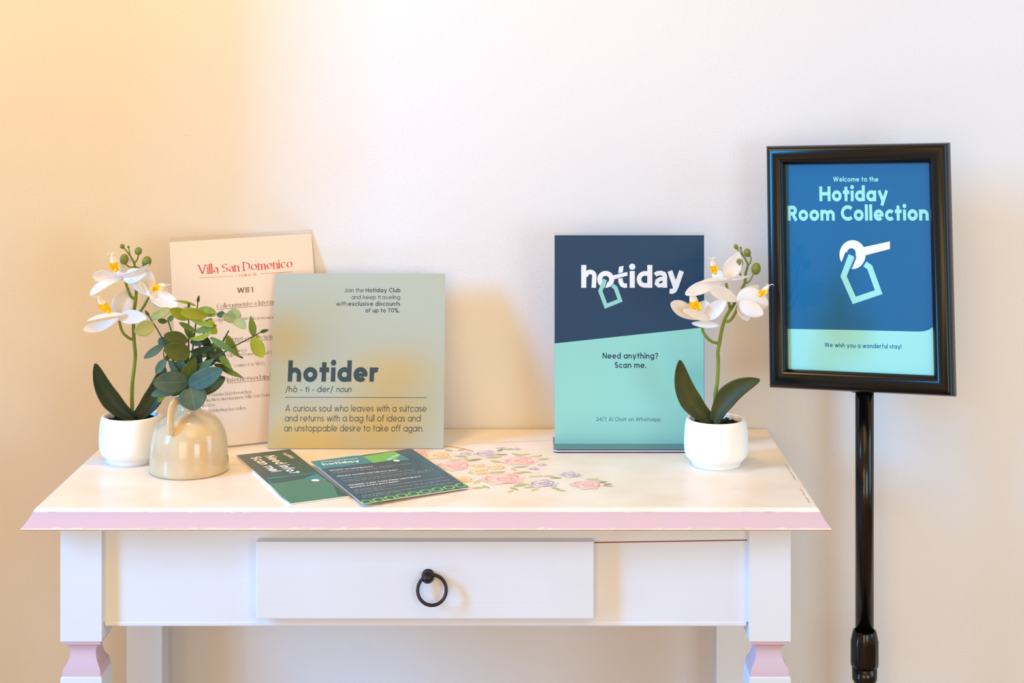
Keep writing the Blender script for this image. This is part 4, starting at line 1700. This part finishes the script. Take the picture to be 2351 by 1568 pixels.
Zr = 2.124
c_r = P(1644, 1067, Zr)
orchid((c_r.x, c_r.y, T), Zr, 'potted white orchid at the right end of the table, before the acrylic sign', 
       stems=[([(1643, 968, 0), (1642, 912, 0), (1645, 890, 0), (1647.5, 867, 0), (1649, 830, 0), (1648, 808, 0), (1652.5, 785, 0), (1656.7, 760, 0), (1664, 733, 0), (1673, 716, .001), (1684, 700, .001), (1698, 672, 0), (1710, 649, -.002), (1712, 628, -.002), (1717, 608, -.002), (1711, 594, -.002), (1703, 583, -.002), (1692, 571, -.002)], [.0026, .0024, .0023, .0021, .0015, .0010]),
              ([(1648, 788, 0), (1634, 784, .003), (1622, 774, .008), (1614, 761, .012), (1611, 747, .014)], [.002, .0017]),
              ([(1664, 738, 0), (1674, 737, .004), (1682, 729, .008), (1690, 714, .010), (1696, 697, .012)], [.002, .0017]),
              ([(1676, 712, 0), (1673, 690, .002), (1670, 666, .003), (1667, 650, .004)], [.0017, .0016]),
              ([(1716, 610, -.002), (1722, 604, -.002), (1724, 592, -.002), (1720, 585, -.002)], [.0010, .001]),
              ([(1706, 587, -.002), (1704, 579, -.002), (1701, 572, -.002)], [.0008, .0007]),
              ([(1713, 650, -.002), (1722, 644, 0), (1729, 630, 0)], [.0012, .001]),
              ([(1710, 637, -.002), (1701, 633, 0), (1696, 617, 0)], [.001, .001])],
       leaves=[((1636, 970, -.002), (1560, 827, .006), 52, dict(prof='strap', bend=-.04, cup=.30, roll=.15, side_bend=-.13)),
               ((1640, 971, .006), (1744, 871, .022), 50, dict(prof='strap', bend=.03, cup=.30, roll=-.2, side_bend=-.14))],
       flowers=[(1664, 642, .006,
                 [((1664, 640, .006), (1698, 577, .000), 40, dict(prof='lance', cup=.2, side_bend=.05)),
                  ((1664, 640, .002), (1636, 628, -.016), 26, dict(prof='round', cup=.3)),
                  ((1682, 640, .010), (1605, 648, .020), 13, dict(prof='oval', cup=.5, roll=.9)),
                  ((1660, 640, .010), (1722, 634, .018), 13, dict(prof='lance', cup=.4, roll=.8)),
                  ((1666, 644, .010), (1573, 676, .028), 30, dict(prof='tipwide', roll=.3, bend=.05))],
                 ((1641, 627), (1635, 596), 14)),
                (1697, 691, .016,
                 [((1698, 692, .014), (1629, 663, .026), 32, dict(prof='tipwide', roll=.2, bend=.04)),
                  ((1690, 688, .016), (1764, 698, .022), 66, dict(prof='round', cup=-.4, roll=.3, bend=.08)),
                  ((1692, 690, .010), (1742, 656, -.002), 34, dict(prof='round', cup=-.3)),
                  ((1698, 694, .020), (1752, 722, .034), 40, dict(prof='round', cup=-.35, roll=-.2, bend=.06)),
                  ((1699, 697, .014), (1718, 736, .014), 30, dict(prof='round', cup=.2))],
                 ((1744, 678), (1765, 656), 13)),
                (1616, 732, .018,
                 [((1616, 734, .018), (1540, 696, .026), 36, dict(prof='tipwide', roll=.3, bend=-.06)),
                  ((1620, 731, .020), (1667, 690, .030), 34, dict(prof='round', roll=-.2, cup=.4)),
                  ((1616, 727, .004), (1618, 690, -.010), 36, dict(prof='round', cup=.3)),
                  ((1628, 734, .024), (1568, 712, .036), 22, dict(prof='round', roll=.4, cup=.3)),
                  ((1588, 742, .024), (1651, 747, .030), 17, dict(prof='oval', roll=.5, cup=.5, bend=-.04))],
                 ((1600, 714), (1588, 674), 21))],
       buds=[(1690, 566, 5.4, 6.4, -.002, (-.5, 0, 1)), (1700.6, 569.5, 3, 4, -.002, (-.3, 0, 1)), (1716, 580, 8.6, 10.2, -.002, (-.1, 0, 1)), (1697, 604, 9.4, 13.5, 0, (.1, 0, 1)), (1736, 617, 11.2, 14.2, 0, (.2, 0, 1))],
       leafmats=[M_oleaf, M_oleaf])

# ------------------------------------------------------------------ stoneware vase with handle
Zv = 2.095
vc = P(434.5, 1080, Zv)
vase = root('stoneware_vase', (vc.x, vc.y, T), 'beige glazed bell-shaped vase with a loop handle holding eucalyptus', 'vase')
bm = bmesh.new()
prof = [(0.0480, 0.0), (0.0500, 0.0012), (0.0509, 0.0035), (0.0510, 0.007), (0.0503, 0.020), (0.0496, 0.032), (0.0482, 0.043), (0.0455, 0.0530), (0.0410, 0.0620), (0.0350, 0.0690), (0.0280, 0.0735), (0.0205, 0.0765), (0.0160, 0.0790), (0.0142, 0.0825),
        (0.0140, 0.0880), (0.0148, 0.0925), (0.0155, 0.0940), (0.0150, 0.0950), (0.0136, 0.0950), (0.0125, 0.0930), (0.0122, 0.0880), (0.0122, 0.0780)]
lathe(bm, vc.x, vc.y, T, prof, seg=80, cap_top=True)
obj('body', bm, M_vase, vase, True)
bm = bmesh.new()
hp = [P(424, 917, Zv - .012), P(415, 919, Zv - .016), P(404, 922, Zv - .024), P(396, 931, Zv - .031), P(392, 945, Zv - .037), P(391, 962, Zv - .042), P(391.5, 980, Zv - .045), P(393, 996, Zv - .043)]
tube(bm, hp, [.0052, .0052, .0050, .0050, .0056], seg=14, n=6, flat=.6)
obj('handle', bm, M_vase, vase, True)

# ------------------------------------------------------------------ eucalyptus spray
sp_ = root('eucalyptus_spray', (vc.x, vc.y, T + 0.085), 'bushy eucalyptus spray with round green and blue-grey leaves in the beige vase', 'foliage')


def E(x, y):
    return (320 + x / 5.406, 670 + y / 5.406)


def EP(x, y, d):
    px, py = E(x, y)
    return P(px, py, Zv - d)


for pts, rad in (([(615, 1330, 0), (612, 1150, .002), (610, 900, .004), (612, 600, .006), (612, 350, .004), (614, 140, 0)], [.0016, .0012, .0007]),
                 ([(612, 1300, 0), (540, 1060, .008), (425, 870, .016), (325, 655, .022), (200, 430, .026), (75, 235, .028)], [.0014, .0011, .0007]),
                 ([(618, 1300, 0), (700, 1060, .006), (860, 890, .010), (1010, 775, .012), (1190, 668, .010), (1390, 565, .006), (1510, 495, .002)], [.0014, .0011, .0007]),
                 ([(618, 1300, 0), (760, 1000, -.008), (900, 820, -.012), (1020, 640, -.014), (1110, 480, -.016)], [.0014, .0009]),
                 ([(615, 1300, 0), (680, 900, -.010), (760, 640, -.016), (810, 480, -.018), (830, 350, -.018)], [.0014, .0008]),
                 ([(613, 1300, 0), (640, 900, -.016), (690, 480, -.022), (715, 250, -.024), (725, 110, -.024)], [.0013, .0007]),
                 ([(612, 1300, 0), (520, 900, -.014), (430, 600, -.022), (370, 400, -.026), (345, 350, -.026)], [.0013, .0007]),
                 ([(330, 650, .022), (300, 760, .024), (320, 860, .024)], [.0008, .0006])):
    bm = bmesh.new()
    tube(bm, [EP(*q) for q in pts], rad, seg=8, n=6)
    obj('twig', bm, M_twig, sp_, True)
LV = [  # base, tip, width (in the close-up's pixels), depths, tone, options
    ((192, 400), (-62, 500), 195, .026, .040, 'p', dict(roll=-.2)),
    ((388, 205), (128, 335), 125, .0, .010, 'p', dict(roll=.2)),
    ((640, 330), (378, 215), 150, .0, .008, 'y', dict(roll=-.3)),
    ((845, 300), (505, 250), 150, .010, .022, 'y', dict(bend=.04)),
    ((730, 215), (950, 250), 105, -.020, -.012, 'y', dict()),
    ((1200, 370), (1030, 290), 120, -.014, -.008, 'p', dict(side_bend=.06)),
    ((1180, 365), (1190, 205), 190, -.016, -.020, 'p', dict(prof='round', side_bend=-.1)),
    ((1150, 360), (1325, 455), 120, -.014, -.006, 'p', dict(side_bend=-.12)),
    ((1060, 260), (965, 300), 80, -.012, -.010, 't', dict()),
    ((690, 490), (495, 380), 70, .004, .010, 'g', dict()),
    ((690, 500), (960, 415), 85, .006, .014, 'g', dict(bend=.06)),
    ((860, 350), (960, 520), 140, -.006, .0, 'y', dict(prof='round', side_bend=.14)),
    ((620, 580), (900, 480), 70, .008, .016, 'y', dict(side_bend=.12)),
    ((620, 330), (920, 430), 80, .010, .018, 'y', dict(roll=.5)),
    ((604, 615), (305, 535), 170, .012, .026, 'o', dict()),
    ((625, 790), (308, 690), 235, .014, .030, 'o', dict(prof='round')),
    ((630, 620), (790, 650), 75, .004, .010, 'd', dict()),
    ((630, 745), (950, 690), 90, .006, .014, 'd', dict(roll=.5)),
    ((880, 700), (760, 535), 110, -.006, .0, 'd', dict()),
    ((880, 565), (1160, 730), 90, .010, .022, 'g', dict(roll=.4, bend=.05)),
    ((1085, 535), (1245, 815), 110, -.002, .006, 'g', dict(prof='lance', side_bend=.06)),
    ((1010, 760), (925, 650), 90, .0, .004, 'y', dict()),
    ((1420, 560), (1382, 295), 95, .004, .006, 'g', dict(prof='lance')),
    ((1400, 565), (1535, 812), 165, .006, .014, 'y', dict()),
    ((1440, 545), (1490, 560), 40, .004, .004, 'y', dict()),
    ((335, 640), (235, 590), 120, .016, .018, 'b', dict()),
    ((310, 650), (55, 825), 100, .022, .034, 'b', dict()),
    ((322, 830), (205, 1018), 105, .024, .030, 'b', dict()),
    ((330, 860), (375, 760), 60, .020, .020, 'o', dict()),
    ((545, 1060), (355, 845), 130, .010, .014, 'b', dict(prof='lance')),
    ((560, 1000), (500, 850), 110, .004, .002, 'b', dict()),
    ((610, 1120), (172, 1130), 280, .012, .034, 't', dict(prof='round', bend=.04)),
    ((600, 1140), (145, 1285), 150, .010, .030, 'b', dict(bend=.05)),
    ((600, 1180), (400, 1290), 70, .004, .012, 'd', dict()),
    ((560, 1130), (700, 800), 190, .010, .020, 'o', dict(prof='lance', roll=.2)),
    ((600, 1090), (935, 825), 150, .008, .022, 'o', dict(prof='lance', roll=-.4)),
    ((612, 1170), (1030, 960), 240, .016, .036, 't', dict(prof='round')),
    ((650, 1215), (1050, 1090), 170, .010, .024, 't', dict()),
    ((680, 1270), (1065, 1060), 190, .006, .014, 'o', dict()),
    ((640, 1190), (690, 1470), 350, .020, .034, 't', dict(prof='round', bend=.05)),
    ((925, 900), (1160, 965), 75, .008, .014, 'o', dict(roll=.4)),
    ((1000, 940), (1300, 1070), 66, .004, .010, 'g', dict(prof='lance')),
    ((985, 770), (1150, 965), 90, .010, .016, 'g', dict(prof='lance', roll=.3)),
    ((850, 690), (1080, 870), 160, .000, .010, 'd', dict()),
    ((900, 830), (800, 690), 110, -.006, -.004, 'o', dict()),
    ((705, 175), (425, 110), 38, -.022, -.016, 'y', dict(prof='lance', side_bend=.05)),
    ((735, 215), (1045, 215), 42, -.020, -.010, 'y', dict(prof='lance', side_bend=.22)),
    ((345, 370), (230, 355), 66, -.026, -.022, 'o', dict()),
    ((350, 370), (425, 290), 66, -.026, -.022, 'g', dict()),
    ((740, 800), (840, 760), 70, .0, .004, 't', dict()),
    ((830, 810), (790, 730), 60, .0, .004, 'y', dict()),
    ((310, 1290), (230, 1365), 60, -.006, .0, 'y', dict()),
    ((360, 700), (300, 560), 90, .0, .0, 't', dict()),
    ((620, 1000), (760, 780), 170, -.004, .004, 'd', dict()),
    ((640, 1050), (860, 900), 150, -.008, -.002, 'd', dict()),
    ((600, 1050), (420, 880), 150, -.006, .002, 'd', dict()),
    ((600, 900), (470, 780), 120, -.008, -.004, 'o', dict()),
    ((640, 880), (780, 720), 130, -.010, -.004, 'g', dict()),
    ((740, 720), (900, 780), 110, -.012, -.006, 'o', dict()),
    ((800, 900), (980, 820), 110, -.006, .004, 'd', dict(prof='lance')),
    ((860, 740), (980, 640), 110, -.008, -.004, 'g', dict()),
    ((560, 1150), (760, 1330), 170, .002, .010, 't', dict()),
    ((690, 620), (560, 420), 90, -.014, -.010, 'g', dict()),
    ((800, 470), (900, 330), 90, -.018, -.016, 'g', dict()),
    ((520, 260), (640, 190), 80, -.014, -.010, 'p', dict()),
]
TONE = dict(p=M_ep, y=M_ey, g=M_eg, o=M_eo, d=M_ed, t=M_et, b=M_eb)
for (a, b, w_, da, db, tn, kw) in LV:
    bm = bmesh.new()
    kk = dict(prof='oval', cup=.16)
    kk.update(kw)
    blade(bm, EP(a[0], a[1], da), EP(b[0], b[1], db), w_ / 5.406 * Zv / F, nu=14, nv=8, **kk)
    obj('leaf', bm, TONE[tn], sp_, True, solid=0.0005)
for (a, b, w_, d) in (((1500, 500), (1605, 470), 40, .002), ((724, 130), (740, 45), 34, -.024), ((120, 300), (70, 228), 30, .028), ((612, 195), (616, 130), 24, .0), ((1240, 800), (1290, 825), 18, .006)):
    bm = bmesh.new()
    blade(bm, EP(a[0], a[1], d), EP(b[0], b[1], d), w_ / 5.406 * Zv / F, prof='lance', cup=.8, nu=8, nv=5)
    obj('leaf_bud', bm, M_eo, sp_, True, solid=0.001)
